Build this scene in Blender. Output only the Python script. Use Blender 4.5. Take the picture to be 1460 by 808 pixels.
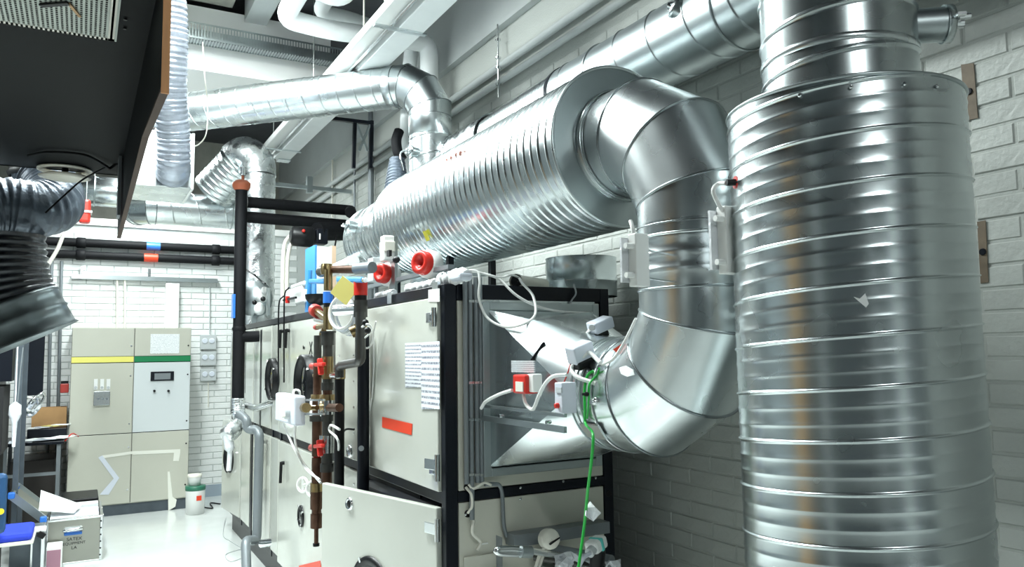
import bpy, math, random
from mathutils import Vector, Matrix
random.seed(4)
for o in list(bpy.data.objects): bpy.data.objects.remove(o)
scene = bpy.context.scene
COL = scene.collection
# ---------------------------------------------------------------- camera
CAM = Vector((0, 0, 1.68))
_n = Vector((116-730., 511-404., 1100.)); YD = _n.normalized()
_q = Vector((1116-730., 496.6-404., 1100.))
UP = _q.cross(_n).normalized()
if UP.y > 0: UP = -UP
XDR = YD.cross(UP)
M3 = Matrix((XDR, YD, UP))            # camera axes (right, down, forward) -> world
cam = bpy.data.cameras.new('camera'); cam.sensor_width = 36; cam.lens = 36*1100/1460; cam.clip_start = .05
camo = bpy.data.objects.new('camera', cam); COL.objects.link(camo)
cx, cy, cz = M3.col[0], -M3.col[1], -M3.col[2]
camo.matrix_world = Matrix(((cx.x, cy.x, cz.x, CAM.x), (cx.y, cy.y, cz.y, CAM.y), (cx.z, cy.z, cz.z, CAM.z), (0, 0, 0, 1)))
scene.camera = camo
# ---------------------------------------------------------------- world, light, exposure
w = bpy.data.worlds.new('world'); scene.world = w; w.use_nodes = True
w.node_tree.nodes['Background'].inputs[0].default_value = (.75, .85, .9, 1)
w.node_tree.nodes['Background'].inputs[1].default_value = .1
scene.view_settings.view_transform = 'Standard'; scene.view_settings.look = 'None'
scene.view_settings.gamma = 1; scene.view_settings.use_curve_mapping = False
scene.view_settings.exposure = .5
# fluorescent luminaires of the room: (x, y, z, length along y, watts)
LAMPS = [(-.25, 5.5, 4.15, 1.5, 170), (.55, 8.9, 4.0, 1.5, 85), (.5, 3.3, 4.2, 1.5, 85), (-2.2, 4.6, 3.5, 1.5, 36),  # last in this row: unseen, placed to brighten the unit's left side
         (.3, -1.9, 3.7, 1.5, 42), (.6, 5.0, 4.35, 1.2, 60)]  # first in this row: unseen, placed to light the white reflector panel

def U(u, v, X=None, Y=None, Z=None):
    """point of the room seen along a sight line, on the plane X=, Y= or Z="""
    d = M3 @ Vector((u-730., v-404., 1100.))
    if X is not None: k = X/d.x
    elif Y is not None: k = Y/d.y
    else: k = (Z-CAM.z)/d.z
    return CAM + d*k

def pix(p):
    c = M3.transposed() @ (Vector(p)-CAM)
    return (730+1100*c.x/c.z, 404+1100*c.y/c.z, c.z)
# ---------------------------------------------------------------- materials
def nmat(name, col, rough=.5, metal=0., var=0., vscale=8., bump=0., bscale=60., rvar=0., spec=.5, coat=0., stretch=None, emit=None, trans=0., alpha=1.):
    m = bpy.data.materials.new(name); m.use_nodes = True
    nt = m.node_tree; b = nt.nodes['Principled BSDF']
    b.inputs['Base Color'].default_value = (*col, 1); b.inputs['Roughness'].default_value = rough
    b.inputs['Metallic'].default_value = metal; b.inputs['Specular IOR Level'].default_value = spec
    if coat: b.inputs['Coat Weight'].default_value = coat; b.inputs['Coat Roughness'].default_value = .08
    if trans: b.inputs['Transmission Weight'].default_value = trans
    if alpha < 1: b.inputs['Alpha'].default_value = alpha
    if emit: b.inputs['Emission Color'].default_value = (*emit[0], 1); b.inputs['Emission Strength'].default_value = emit[1]
    if var or rvar or bump:
        tc = nt.nodes.new('ShaderNodeTexCoord'); mp = nt.nodes.new('ShaderNodeMapping')
        nt.links.new(tc.outputs['Object'], mp.inputs[0])
        if stretch: mp.inputs['Scale'].default_value = stretch
    if var:
        n = nt.nodes.new('ShaderNodeTexNoise'); n.inputs['Scale'].default_value = vscale; n.inputs['Detail'].default_value = 5
        nt.links.new(mp.outputs[0], n.inputs[0])
        r = nt.nodes.new('ShaderNodeMapRange'); r.inputs[1].default_value = .3; r.inputs[2].default_value = .7
        r.inputs[3].default_value = 1-var; r.inputs[4].default_value = 1+var*.5
        nt.links.new(n.outputs[0], r.inputs[0])
        mx = nt.nodes.new('ShaderNodeVectorMath'); mx.operation = 'SCALE'; mx.inputs[0].default_value = col
        nt.links.new(r.outputs[0], mx.inputs['Scale']); nt.links.new(mx.outputs[0], b.inputs['Base Color'])
    if rvar:
        n2 = nt.nodes.new('ShaderNodeTexNoise'); n2.inputs['Scale'].default_value = vscale*1.7; n2.inputs['Detail'].default_value = 4
        nt.links.new(mp.outputs[0], n2.inputs[0])
        r2 = nt.nodes.new('ShaderNodeMapRange'); r2.inputs[1].default_value = .3; r2.inputs[2].default_value = .7
        r2.inputs[3].default_value = max(.02, rough-rvar); r2.inputs[4].default_value = rough+rvar
        nt.links.new(n2.outputs[0], r2.inputs[0]); nt.links.new(r2.outputs[0], b.inputs['Roughness'])
    if bump:
        n3 = nt.nodes.new('ShaderNodeTexNoise'); n3.inputs['Scale'].default_value = bscale; n3.inputs['Detail'].default_value = 4
        nt.links.new(mp.outputs[0], n3.inputs[0])
        bp = nt.nodes.new('ShaderNodeBump'); bp.inputs['Strength'].default_value = bump; bp.inputs['Distance'].default_value = .01
        nt.links.new(n3.outputs[0], bp.inputs['Height']); nt.links.new(bp.outputs[0], b.inputs['Normal'])
    return m

def galv(name, col, rough, var=.12, rvar=.03, dent=.012):
    """zinc coated steel: faint spangle crystals over slow dents"""
    m = nmat(name, col, rough, 1.)
    nt = m.node_tree; b = nt.nodes['Principled BSDF']
    tc = nt.nodes.new('ShaderNodeTexCoord')
    vo = nt.nodes.new('ShaderNodeTexVoronoi'); vo.inputs['Scale'].default_value = 70
    nz = nt.nodes.new('ShaderNodeTexNoise'); nz.inputs['Scale'].default_value = 5; nz.inputs['Detail'].default_value = 3
    lo = nt.nodes.new('ShaderNodeTexNoise'); lo.inputs['Scale'].default_value = 3.5; lo.inputs['Detail'].default_value = 0
    for n in (vo, nz, lo): nt.links.new(tc.outputs['Object'], n.inputs['Vector'])
    sp = nt.nodes.new('ShaderNodeSeparateColor'); nt.links.new(vo.outputs['Color'], sp.inputs[0])
    ad = nt.nodes.new('ShaderNodeMath'); ad.operation = 'MULTIPLY_ADD'; ad.inputs[1].default_value = .015
    nt.links.new(sp.outputs[0], ad.inputs[0]); nt.links.new(nz.outputs[0], ad.inputs[2])
    r = nt.nodes.new('ShaderNodeMapRange'); r.inputs[1].default_value = .35; r.inputs[2].default_value = .75
    r.inputs[3].default_value = 1-var; r.inputs[4].default_value = 1+var*.4; nt.links.new(ad.outputs[0], r.inputs[0])
    mx = nt.nodes.new('ShaderNodeVectorMath'); mx.operation = 'SCALE'; mx.inputs[0].default_value = col
    nt.links.new(r.outputs[0], mx.inputs['Scale']); nt.links.new(mx.outputs[0], b.inputs['Base Color'])
    r2 = nt.nodes.new('ShaderNodeMapRange'); r2.inputs[1].default_value = .3; r2.inputs[2].default_value = .7
    r2.inputs[3].default_value = rough+rvar; r2.inputs[4].default_value = rough-rvar
    nt.links.new(nz.outputs[0], r2.inputs[0]); nt.links.new(r2.outputs[0], b.inputs['Roughness'])
    bp = nt.nodes.new('ShaderNodeBump'); bp.inputs['Strength'].default_value = dent; bp.inputs['Distance'].default_value = .02
    nt.links.new(lo.outputs[0], bp.inputs['Height']); nt.links.new(bp.outputs[0], b.inputs['Normal'])
    return m

G = galv('galvanised_steel', (.66, .715, .725), .26)
GB = galv('bright_galvanised_steel', (.76, .81, .82), .28, .1)
GD = galv('dull_galvanised_steel', (.48, .53, .54), .36, .08)
GS = galv('dark_seam_steel', (.30, .33, .34), .3)
FOIL = nmat('crumpled_aluminium_foil', (.82, .85, .86), .3, 1., bump=.9, bscale=14, rvar=.1, vscale=9)
FLEXG = nmat('grey_flexible_hose', (.46, .50, .58), .42, .55, var=.25, bump=.5, bscale=30)
FLEXB = nmat('black_flexible_hose', (.016, .019, .026), .3, .3, var=.2, bump=.3, bscale=30, spec=.8)
FLEXD = nmat('slate_flexible_hose', (.10, .125, .16), .36, .4, var=.3, bump=.6, bscale=25, spec=.7)
CREAM = nmat('cream_enamel', (.57, .585, .53), .2, 0, var=.05, vscale=3, rvar=.05, bump=.03, bscale=5, coat=.35)
CREAMD = nmat('cream_enamel_lifted', (.62, .61, .53), .38, 0, var=.05, vscale=3)  # lighter copy of the cream, makes up for shade on the front
CAB = nmat('electrical_cabinet_enamel', (.53, .53, .455), .4, 0, var=.03, vscale=3)
CABW = nmat('pale_grey_cabinet_door', (.64, .68, .69), .35, 0)
BLK = nmat('black_enamel', (.006, .008, .013), .36, 0, spec=.25)
DARK = nmat('dark_interior', (.012, .012, .013), .8)
RUB = nmat('black_foam_insulation', (.006, .0065, .008), .62, 0, spec=.2, bump=.2, bscale=90)
HOOD = nmat('black_painted_board', (.0035, .0045, .005), .6, 0, spec=.12, var=.3, vscale=2.5)
PLY = nmat('plywood_edge', (.80, .38, .16), .6, 0, var=.3, vscale=30, stretch=(1, 1, .1))
WHT = nmat('white_plastic', (.83, .84, .82), .35)
WHP = nmat('white_painted_insulation', (.80, .83, .83), .5, 0, var=.04)
IVO = nmat('ivory_plastic', (.76, .74, .66), .4)
GRYP = nmat('grey_plastic', (.50, .53, .54), .4)
LGRY = nmat('light_grey_plastic', (.66, .70, .78), .35)
GPIPE = nmat('grey_painted_pipe', (.22, .245, .26), .38, .3)
STEEL = nmat('dark_iron_pipe', (.075, .075, .07), .36, .6, var=.2, vscale=20)
BRASS = nmat('brass_fitting', (.46, .34, .17), .28, 1., var=.2, vscale=30)
COPPER = nmat('old_copper_pipe', (.14, .075, .05), .38, .8, var=.4, vscale=15)
CHROME = nmat('bright_steel', (.78, .80, .81), .18, 1.)
RED = nmat('red_plastic', (.62, .025, .015), .35)
DRED = nmat('dark_red_plastic', (.42, .045, .035), .4)
ORNG = nmat('orange_tape', (.72, .05, .012), .45)
TERR = nmat('terracotta_cap', (.42, .11, .05), .5)
BLUE = nmat('blue_plastic', (.03, .17, .62), .35)
LBLUE = nmat('sky_blue_enamel', (.05, .28, .66), .35)
BLUEC = nmat('blue_upholstery', (.015, .045, .55), .75)
BLUED = nmat('navy_blue_plastic', (.01, .06, .16), .5)
GREEN = nmat('green_plastic', (.02, .42, .08), .4)
GSTR = nmat('green_stripe', (.005, .20, .07), .4)
YSTR = nmat('yellow_stripe', (.80, .74, .18), .4)
YELL = nmat('yellow_label', (.72, .64, .20), .5)
PAPER = nmat('paper', (.86, .88, .88), .6)
CARD = nmat('brown_cardboard', (.52, .30, .13), .7, 0, var=.1)
TAPE = nmat('old_tape', (.80, .80, .72), .5)
BTAPE = nmat('brown_tape_on_wall', (.16, .12, .08), .6, 0, var=.25, vscale=25)
PINK = nmat('dusty_pink_foam', (.38, .20, .26), .8)
BRK = nmat('shaded_white_brick', (.46, .48, .455), .5, 0, var=.08, vscale=6, bump=.35, bscale=45)  # white paint greyed to stand in for dim light on this wall
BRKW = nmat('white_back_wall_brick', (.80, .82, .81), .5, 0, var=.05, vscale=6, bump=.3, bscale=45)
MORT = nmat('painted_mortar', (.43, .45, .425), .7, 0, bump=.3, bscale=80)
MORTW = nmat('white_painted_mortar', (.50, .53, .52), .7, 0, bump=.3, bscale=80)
CONC = nmat('painted_concrete', (.50, .53, .525), .6, 0, var=.08, vscale=2, bump=.2, bscale=25)
WGREY = nmat('slate_painted_wall', (.12, .14, .15), .6, 0, var=.1, vscale=3)
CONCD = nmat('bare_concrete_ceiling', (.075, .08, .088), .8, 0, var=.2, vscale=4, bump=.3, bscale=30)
CONCB = nmat('beige_concrete', (.42, .42, .37), .75, 0, var=.2, vscale=5, bump=.3, bscale=30)
BEAMW = nmat('white_painted_beam', (.88, .88, .86), .5)
FLR = nmat('pale_epoxy_floor', (.70, .73, .71), .2, 0, var=.05, vscale=2, rvar=.06, coat=.3)
BASE = nmat('grey_skirting', (.30, .36, .42), .4)
PLINTH = nmat('dark_plinth', (.09, .11, .13), .4, .3, var=.2)
GLASS = nmat('dark_port_glass', (.006, .007, .008), .04, 0, spec=.8)
EMIT = nmat('fluorescent_tube', (1, 1, 1), .4, emit=((.93, .98, 1), 9))
DARKWOOD = nmat('oiled_wood_door', (.50, .29, .12), .5, 0, var=.25, vscale=6, stretch=(4, 4, .4))
CABLEG = nmat('green_wire', (.02, .45, .06), .4)
BLACKP = nmat('black_plastic', (.006, .0065, .0075), .4, spec=.3)
PLAST = nmat('clear_crinkled_film', (.75, .77, .80), .2, 0, bump=.8, bscale=40, spec=.8)

def printed(name, paper, ink, lines=14, cover=.55, axis='Z'):
    """sheet with rows of small print"""
    m = nmat(name, paper, .5); nt = m.node_tree; b = nt.nodes['Principled BSDF']
    tc = nt.nodes.new('ShaderNodeTexCoord'); sp = nt.nodes.new('ShaderNodeSeparateXYZ')
    nt.links.new(tc.outputs['Generated'], sp.inputs[0])
    mu = nt.nodes.new('ShaderNodeMath'); mu.operation = 'MULTIPLY'; mu.inputs[1].default_value = lines
    nt.links.new(sp.outputs[axis], mu.inputs[0])
    fr = nt.nodes.new('ShaderNodeMath'); fr.operation = 'FRACT'; nt.links.new(mu.outputs[0], fr.inputs[0])
    lt = nt.nodes.new('ShaderNodeMath'); lt.operation = 'LESS_THAN'; lt.inputs[1].default_value = .42
    nt.links.new(fr.outputs[0], lt.inputs[0])
    nz = nt.nodes.new('ShaderNodeTexNoise'); nz.inputs['Scale'].default_value = 14
    mp = nt.nodes.new('ShaderNodeMapping'); mp.inputs['Scale'].default_value = (3, 3, 1)
    nt.links.new(tc.outputs['Generated'], mp.inputs[0]); nt.links.new(mp.outputs[0], nz.inputs['Vector'])
    g = nt.nodes.new('ShaderNodeMath'); g.operation = 'LESS_THAN'; g.inputs[1].default_value = cover
    nt.links.new(nz.outputs[0], g.inputs[0])
    an = nt.nodes.new('ShaderNodeMath'); an.operation = 'MULTIPLY'
    nt.links.new(lt.outputs[0], an.inputs[0]); nt.links.new(g.outputs[0], an.inputs[1])
    mx = nt.nodes.new('ShaderNodeMix'); mx.data_type = 'RGBA'
    mx.inputs[6].default_value = (*paper, 1); mx.inputs[7].default_value = (*ink, 1)
    nt.links.new(an.outputs[0], mx.inputs[0]); nt.links.new(mx.outputs[2], b.inputs['Base Color'])
    return m
PRINT = printed('printed_sheet', (.78, .81, .85), (.22, .24, .30), 12, .56)
PRINTF = printed('faint_printed_sheet', (.84, .87, .87), (.55, .58, .62), 14, .5)
PRINTG = printed('grey_label_print', (.62, .66, .68), (.25, .27, .30), 6, .6)
# ---------------------------------------------------------------- mesh builder
def V(*a): return Vector(a)
def frame_of(d):
    d = Vector(d).normalized()
    a = Vector((0, 0, 1)) if abs(d.z) < .9 else Vector((1, 0, 0))
    x = d.cross(a).normalized(); y = d.cross(x).normalized()
    return d, x, y
class MB:
    def __init__(s): s.v = []; s.f = []; s.s = []
    def add(s, vs, fs, smooth=False):
        n = len(s.v); s.v += [tuple(p) for p in vs]; s.f += [tuple(i+n for i in f) for f in fs]
        s.s += [smooth]*len(fs); return s
    def box(s, a, b, R=None, piv=None):
        x0, y0, z0 = (min(a[i], b[i]) for i in range(3)); x1, y1, z1 = (max(a[i], b[i]) for i in range(3))
        vs = [Vector((x, y, z)) for z in (z0, z1) for y in (y0, y1) for x in (x0, x1)]
        if R is not None:
            c = Vector(piv) if piv is not None else Vector(((x0+x1)/2, (y0+y1)/2, (z0+z1)/2))
            vs = [c+R@(p-c) for p in vs]
        return s.add(vs, [(0, 2, 3, 1), (4, 5, 7, 6), (0, 1, 5, 4), (2, 6, 7, 3), (0, 4, 6, 2), (1, 3, 7, 5)])
    def cbox(s, c, size, R=None):
        c = Vector(c); h = Vector(size)/2
        return s.box(c-h, c+h, R)
    def bar(s, p0, p1, w, h, up=None):
        p0, p1 = Vector(p0), Vector(p1); d = (p1-p0).normalized()
        up = Vector(up) if up is not None else (Vector((0, 0, 1)) if abs(d.z) < .9 else Vector((0, 1, 0)))
        x = d.cross(up).normalized()*w/2; y = x.cross(d).normalized()*h/2
        vs = [p+a*x+b*y for p in (p0, p1) for a, b in ((-1, -1), (1, -1), (1, 1), (-1, 1))]
        return s.add(vs, [(0, 3, 2, 1), (4, 5, 6, 7), (0, 1, 5, 4), (1, 2, 6, 5), (2, 3, 7, 6), (3, 0, 4, 7)])
    def lathe(s, o, axis, prof, n=24, smooth=True, cap0=False, cap1=False):
        o = Vector(o); d, x, y = frame_of(axis)
        vs = []; fs = []
        for r, t in prof:
            for k in range(n):
                a = 2*math.pi*k/n; vs.append(o+d*t+x*(r*math.cos(a))+y*(r*math.sin(a)))
        for i in range(len(prof)-1):
            for k in range(n):
                k2 = (k+1) % n; fs.append((i*n+k, (i+1)*n+k, (i+1)*n+k2, i*n+k2))
        s.add(vs, fs, smooth)
        if cap0: s.add(vs[:n], [tuple(range(n))])
        if cap1: s.add(vs[-n:], [tuple(reversed(range(n)))])
        return s
    def cyl(s, p0, p1, r, r1=None, n=16, caps=True):
        p0, p1 = Vector(p0), Vector(p1)
        return s.lathe(p0, p1-p0, [(r, 0), (r if r1 is None else r1, (p1-p0).length)], n, True, caps, caps)
    def torus(s, c, axis, R, r, n=32, m=8):
        c = Vector(c); d, x, y = frame_of(axis)
        vs = []; fs = []
        for k in range(n):
            a = 2*math.pi*k/n; e = x*math.cos(a)+y*math.sin(a)
            for j in range(m):
                b = 2*math.pi*j/m; vs.append(c+e*(R+r*math.cos(b))+d*(r*math.sin(b)))
        for k in range(n):
            for j in range(m):
                fs.append((k*m+j, ((k+1) % n)*m+j, ((k+1) % n)*m+(j+1) % m, k*m+(j+1) % m))
        return s.add(vs, fs, True)
    def ringbead(s, pts, r, m=6):
        """closed bead along a loop of points"""
        n = len(pts); c = sum((Vector(p) for p in pts), Vector())/n
        vs = []; fs = []
        for k in range(n):
            p = Vector(pts[k]); t = (Vector(pts[(k+1) % n])-Vector(pts[k-1])).normalized()
            e = (p-c); e = (e-t*e.dot(t)).normalized(); b = t.cross(e)
            for j in range(m):
                a = 2*math.pi*j/m; vs.append(p+e*(r*math.cos(a))+b*(r*math.sin(a)))
        for k in range(n):
            for j in range(m): fs.append((k*m+j, ((k+1) % n)*m+j, ((k+1) % n)*m+(j+1) % m, k*m+(j+1) % m))
        return s.add(vs, fs, True)
    def tube(s, path, r, n=8, caps=True):
        P = [Vector(p) for p in path]; N = len(P)
        T = []
        for i in range(N):
            t = P[min(i+1, N-1)]-P[max(i-1, 0)]; T.append(t.normalized())
        d, x, y = frame_of(T[0]); vs = []
        for i in range(N):
            if i:
                x = (x-T[i]*x.dot(T[i])).normalized(); y = T[i].cross(x)
            rr = r[i] if isinstance(r, (list, tuple)) else r
            for k in range(n):
                a = 2*math.pi*k/n; vs.append(P[i]+x*(rr*math.cos(a))+y*(rr*math.sin(a)))
        fs = []
        for i in range(N-1):
            for k in range(n):
                k2 = (k+1) % n; fs.append((i*n+k, i*n+k2, (i+1)*n+k2, (i+1)*n+k))
        s.add(vs, fs, True)
        if caps: s.add(vs[:n], [tuple(reversed(range(n)))]); s.add(vs[-n:], [tuple(range(n))])
        return s
    def prism(s, poly, off):
        """flat polygon given an offset thickness"""
        P = [Vector(p) for p in poly]; off = Vector(off); n = len(P)
        fs = [tuple(reversed(range(n))), tuple(range(n, 2*n))]+[(i, (i+1) % n, (i+1) % n+n, i+n) for i in range(n)]
        return s.add(P+[p+off for p in P], fs)
    def sphere(s, c, r, sc=(1, 1, 1), n=14, m=9):
        c = Vector(c); vs = [c+Vector((0, 0, r*sc[2]))]; fs = []
        for i in range(1, m):
            th = math.pi*i/m
            for k in range(n):
                a = 2*math.pi*k/n
                vs.append(c+Vector((r*sc[0]*math.sin(th)*math.cos(a), r*sc[1]*math.sin(th)*math.sin(a), r*sc[2]*math.cos(th))))
        vs.append(c-Vector((0, 0, r*sc[2])))
        for k in range(n): fs.append((0, 1+k, 1+(k+1) % n))
        for i in range(m-2):
            for k in range(n): fs.append((1+i*n+k, 1+(i+1)*n+k, 1+(i+1)*n+(k+1) % n, 1+i*n+(k+1) % n))
        L = len(vs)-1
        for k in range(n): fs.append((L, 1+(m-2)*n+(k+1) % n, 1+(m-2)*n+k))
        return s.add(vs, fs, True)
    def build(s, name, m, parent=None, bevel=0., label=None, cat=None, group=None, kind=None):
        xs = [p[0] for p in s.v]; ys = [p[1] for p in s.v]; zs = [p[2] for p in s.v]
        o = Vector(((min(xs)+max(xs))/2, (min(ys)+max(ys))/2, min(zs)))
        me = bpy.data.meshes.new(name)
        me.from_pydata([(p[0]-o.x, p[1]-o.y, p[2]-o.z) for p in s.v], [], s.f)
        me.polygons.foreach_set('use_smooth', s.s); me.materials.append(m); me.update()
        ob = bpy.data.objects.new(name, me); COL.objects.link(ob); WL[ob.name] = o
        if parent is not None: ob.parent = parent; ob.location = o-WL[parent.name]
        else: ob.location = o
        if bevel:
            bm = ob.modifiers.new('bevel', 'BEVEL'); bm.width = bevel; bm.segments = 2; bm.limit_method = 'ANGLE'
        if label: ob['label'] = label
        if cat: ob['category'] = cat
        if group: ob['group'] = group
        if kind: ob['kind'] = kind
        return ob
WL = {}
def thing(name, label, cat, loc=(0, 0, 0), group=None):
    o = bpy.data.objects.new(name, None); COL.objects.link(o); o.empty_display_size = .1
    o.location = loc; WL[o.name] = Vector(loc); o['label'] = label; o['category'] = cat
    if group: o['group'] = group
    return o
def dup(root, delta, label=None):
    r = root.copy(); COL.objects.link(r); r.location = root.location+Vector(delta); WL[r.name] = WL[root.name]+Vector(delta)
    if label: r['label'] = label
    for ch in list(root.children):
        c = ch.copy(); COL.objects.link(c); c.parent = r
        for g in list(ch.children):
            d = g.copy(); COL.objects.link(d); d.parent = c
    return r
def bez(pts, n=12):
    """smooth Catmull-Rom path through points"""
    P = [Vector(p) for p in pts]; P = [P[0]*2-P[1]]+P+[P[-1]*2-P[-2]]; out = []
    for i in range(1, len(P)-2):
        a, b, c, d = P[i-1:i+3]
        for k in range(n):
            t = k/n
            out.append(.5*((2*b)+(c-a)*t+(2*a-5*b+4*c-d)*t*t+(3*b-a-3*c+d)*t*t*t))
    out.append(P[-2]); return out
def cable(name, pts, r, m, parent=None, n=6, seg=10, **k):
    return MB().tube(bez(pts, seg), r, n).build(name, m, parent, **k)
def rib_profile(t):
    """height of a spiral duct's wall through one pitch, t in 0..1: one seam and two swages"""
    d = min(t, 1-t)
    h = max(0, 1-(d/.03)**2)*1.0
    for c in (1/3, 2/3): h = max(h, .3*math.exp(-((t-c)/.045)**2))
    return h
def spiral(p0, p1, r, pitch, rib=.004, n=72, minors=True, sub=None, seamw=.04, phase=0.):
    """spirally wound sheet steel duct"""
    two = minors == 2
    p0, p1 = Vector(p0), Vector(p1); L = (p1-p0).length; d, x, y = frame_of(p1-p0)
    if minors: ts = [0, .018, .03, .06, .24, .29, .315, .333, .35, .375, .43, .57, .62, .647, .667, .685, .71, .76, .94, .97, .982]
    else: ts = [0, seamw*.5, seamw, seamw*1.8, .5, 1-seamw*1.8, 1-seamw, 1-seamw*.5]
    if two:
        ts = [0, .02, .045, .07, .1, .3, .4, .43, .455, .48, .5, .52, .545, .57, .6, .7, .9, .93, .955, .98]
        g = lambda t: max(0, 1-(min(t, 1-t)/.07)**2)
        prof = [max(g(t), .8*max(0, 1-((t-.5)/.07)**2)) for t in ts]
    else: prof = [rib_profile(t) if minors else max(0, 1-(min(t, 1-t)/seamw)**2) for t in ts]
    K = len(ts); turns = int(L/pitch)+3
    rows = [((j+ts[i]+phase)*pitch-pitch*1.5, prof[i]) for j in range(turns) for i in range(K)]
    vs = []; fs = []
    for s0, h in rows:
        for k in range(n):
            a = 2*math.pi*k/n; t = s0+pitch*k/n
            hh = h if 0 < t < L else 0
            t = min(max(t, 0), L); rr = r+rib*hh
            vs.append(p0+d*t+x*(rr*math.cos(a))+y*(rr*math.sin(a)))
    R = len(rows)
    # helix: column n joins column 0 one pitch (K rows) further on
    for i in range(R-1):
        for k in range(n):
            if k < n-1: a, b, c, e = i*n+k, (i+1)*n+k, (i+1)*n+k+1, i*n+k+1
            else:
                if i+K+1 >= R: continue
                a, b, c, e = i*n+k, (i+1)*n+k, (i+1+K)*n, (i+K)*n
            q = [vs[a], vs[b], vs[c], vs[e]]
            if (q[0]-q[1]).length < 1e-6 and (q[2]-q[3]).length < 1e-6: continue
            fs.append((a, b, c, e))
    m = MB(); m.add(vs, fs, True); return m
def elbow_rings(P0, T0, T1, R, r, total=90, cuts=(22.5, 67.5), n=56):
    P0, T0, T1 = Vector(P0), Vector(T0).normalized(), Vector(T1).normalized()
    N = (T1-T0*T1.dot(T0)).normalized(); C = P0+N*R; lat = T0.cross(N)
    angs = [0]+list(cuts)+[total]; half = math.radians(cuts[0]-0)
    rings = []
    for i, a in enumerate(angs):
        al = math.radians(a); e = -N*math.cos(al)+T0*math.sin(al)
        k = 1 if i in (0, len(angs)-1) else 1/math.cos(half)
        rings.append([C+e*((R+r*math.cos(f))*k)+lat*(r*math.sin(f)) for f in (2*math.pi*j/n for j in range(n))])
    return rings, C+(-N*math.cos(math.radians(total))+T0*math.sin(math.radians(total)))*R
def elbow(parent, P0, T0, T1, R, r, mat, total=90, cuts=(22.5, 67.5), seam=.004, n=56, endseams=True, seammat=None):
    seammat = seammat or GS
    rings, end = elbow_rings(P0, T0, T1, R, r, total, cuts, n)
    for i in range(len(rings)-1):
        vs = rings[i]+rings[i+1]
        MB().add(vs, [(k, n+k, n+(k+1) % n, (k+1) % n) for k in range(n)], True).build('elbow_segment', mat, parent)
    for i, rg in enumerate(rings):
        if i in (0, len(rings)-1) and not endseams: continue
        MB().ringbead(rg, seam).build('seam', seammat or mat, parent)
    return end
def screw(mb, p, nrm, r=.005):
    mb.lathe(p, nrm, [(r, 0), (r, r*.5), (r*.5, r*.9)], 8, False, cap1=True)
def text(name, body, size, loc, R, m, parent=None, ext=.0006):
    cu = bpy.data.curves.new(name, 'FONT'); cu.body = body; cu.size = size; cu.extrude = ext; cu.align_x = 'CENTER'; cu.align_y = 'CENTER'
    o = bpy.data.objects.new(name, cu); COL.objects.link(o)
    dg = bpy.context.evaluated_depsgraph_get(); me = bpy.data.meshes.new_from_object(o.evaluated_get(dg))
    bpy.data.objects.remove(o); me.materials.clear(); me.materials.append(m)
    ob = bpy.data.objects.new(name, me); COL.objects.link(ob); ob.rotation_euler = R.to_euler(); loc = Vector(loc)
    ob.location = loc-(WL[parent.name] if parent else Vector()); ob.parent = parent; WL[ob.name] = loc
    return ob
R_LEFT = Matrix(((0, 0, -1), (-1, 0, 0), (0, 1, 0)))     # text on a face looking -X, reading towards -Y
R_FRONT = Matrix(((1, 0, 0), (0, 0, -1), (0, 1, 0)))     # text on a face looking -Y
def S(u, v, off=.008):
    """point on whatever surface stands there, lifted off it a little"""
    d = (M3 @ Vector((u-730., v-404., 1100.))).normalized()
    hit, loc, nrm, *_ = scene.ray_cast(bpy.context.evaluated_depsgraph_get(), CAM, d)
    return loc+(nrm if nrm.dot(d) < 0 else -nrm)*off
#PART2
# ================================================================ setting
XW, YB, ZC = 2.55, 10.1, 4.75
def struct(mb, name, m, **k): return mb.build(name, m, kind='structure', **k)
struct(MB().box((-3, -4, -.1), (XW+.2, 11.6, 0)), 'floor', FLR)
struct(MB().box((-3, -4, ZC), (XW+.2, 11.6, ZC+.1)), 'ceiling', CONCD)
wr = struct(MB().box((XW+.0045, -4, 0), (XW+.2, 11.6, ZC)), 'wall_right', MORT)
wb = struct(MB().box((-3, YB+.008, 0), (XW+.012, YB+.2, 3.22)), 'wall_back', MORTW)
struct(MB().box((-3, 11.6, 0), (XW+.2, 11.7, ZC)), 'wall_recess', CONCB)
struct(MB().box((-3.1, -4, 0), (-3, 11.7, ZC)), 'wall_left', WGREY)
struct(MB().box((-3.1, -4.1, 0), (XW+.2, -4, ZC)), 'wall_front', WGREY)
struct(MB().box((XW-.05, -4, 3.97), (XW+.012, 11.6, ZC)), 'trim_1', CONC)                  # concrete ring beam over the brickwork
struct(MB().box((-3, 6.6, 4.02), (1.86, 7.5, 4.56)), 'trim_2', BEAMW)                       # cross beam
struct(MB().box((-3, 4.0, 4.6), (1.02, 6.6, ZC)), 'trim_3', CONCB)
struct(MB().box((1.12, 5.2, 4.5), (1.3, 6.6, ZC)), 'trim_4', CONC)
struct(MB().box((-3, YB-.02, 3.22), (XW+.012, YB+.3, 3.30)), 'trim_5', BEAMW)
struct(MB().box((-3, YB-.012, 0), (XW, YB+.012, .14)), 'baseboard_back', BASE)
struct(MB().box((XW-.012, -4, 0), (XW+.012, YB, .12)), 'baseboard_right', BASE)

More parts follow.
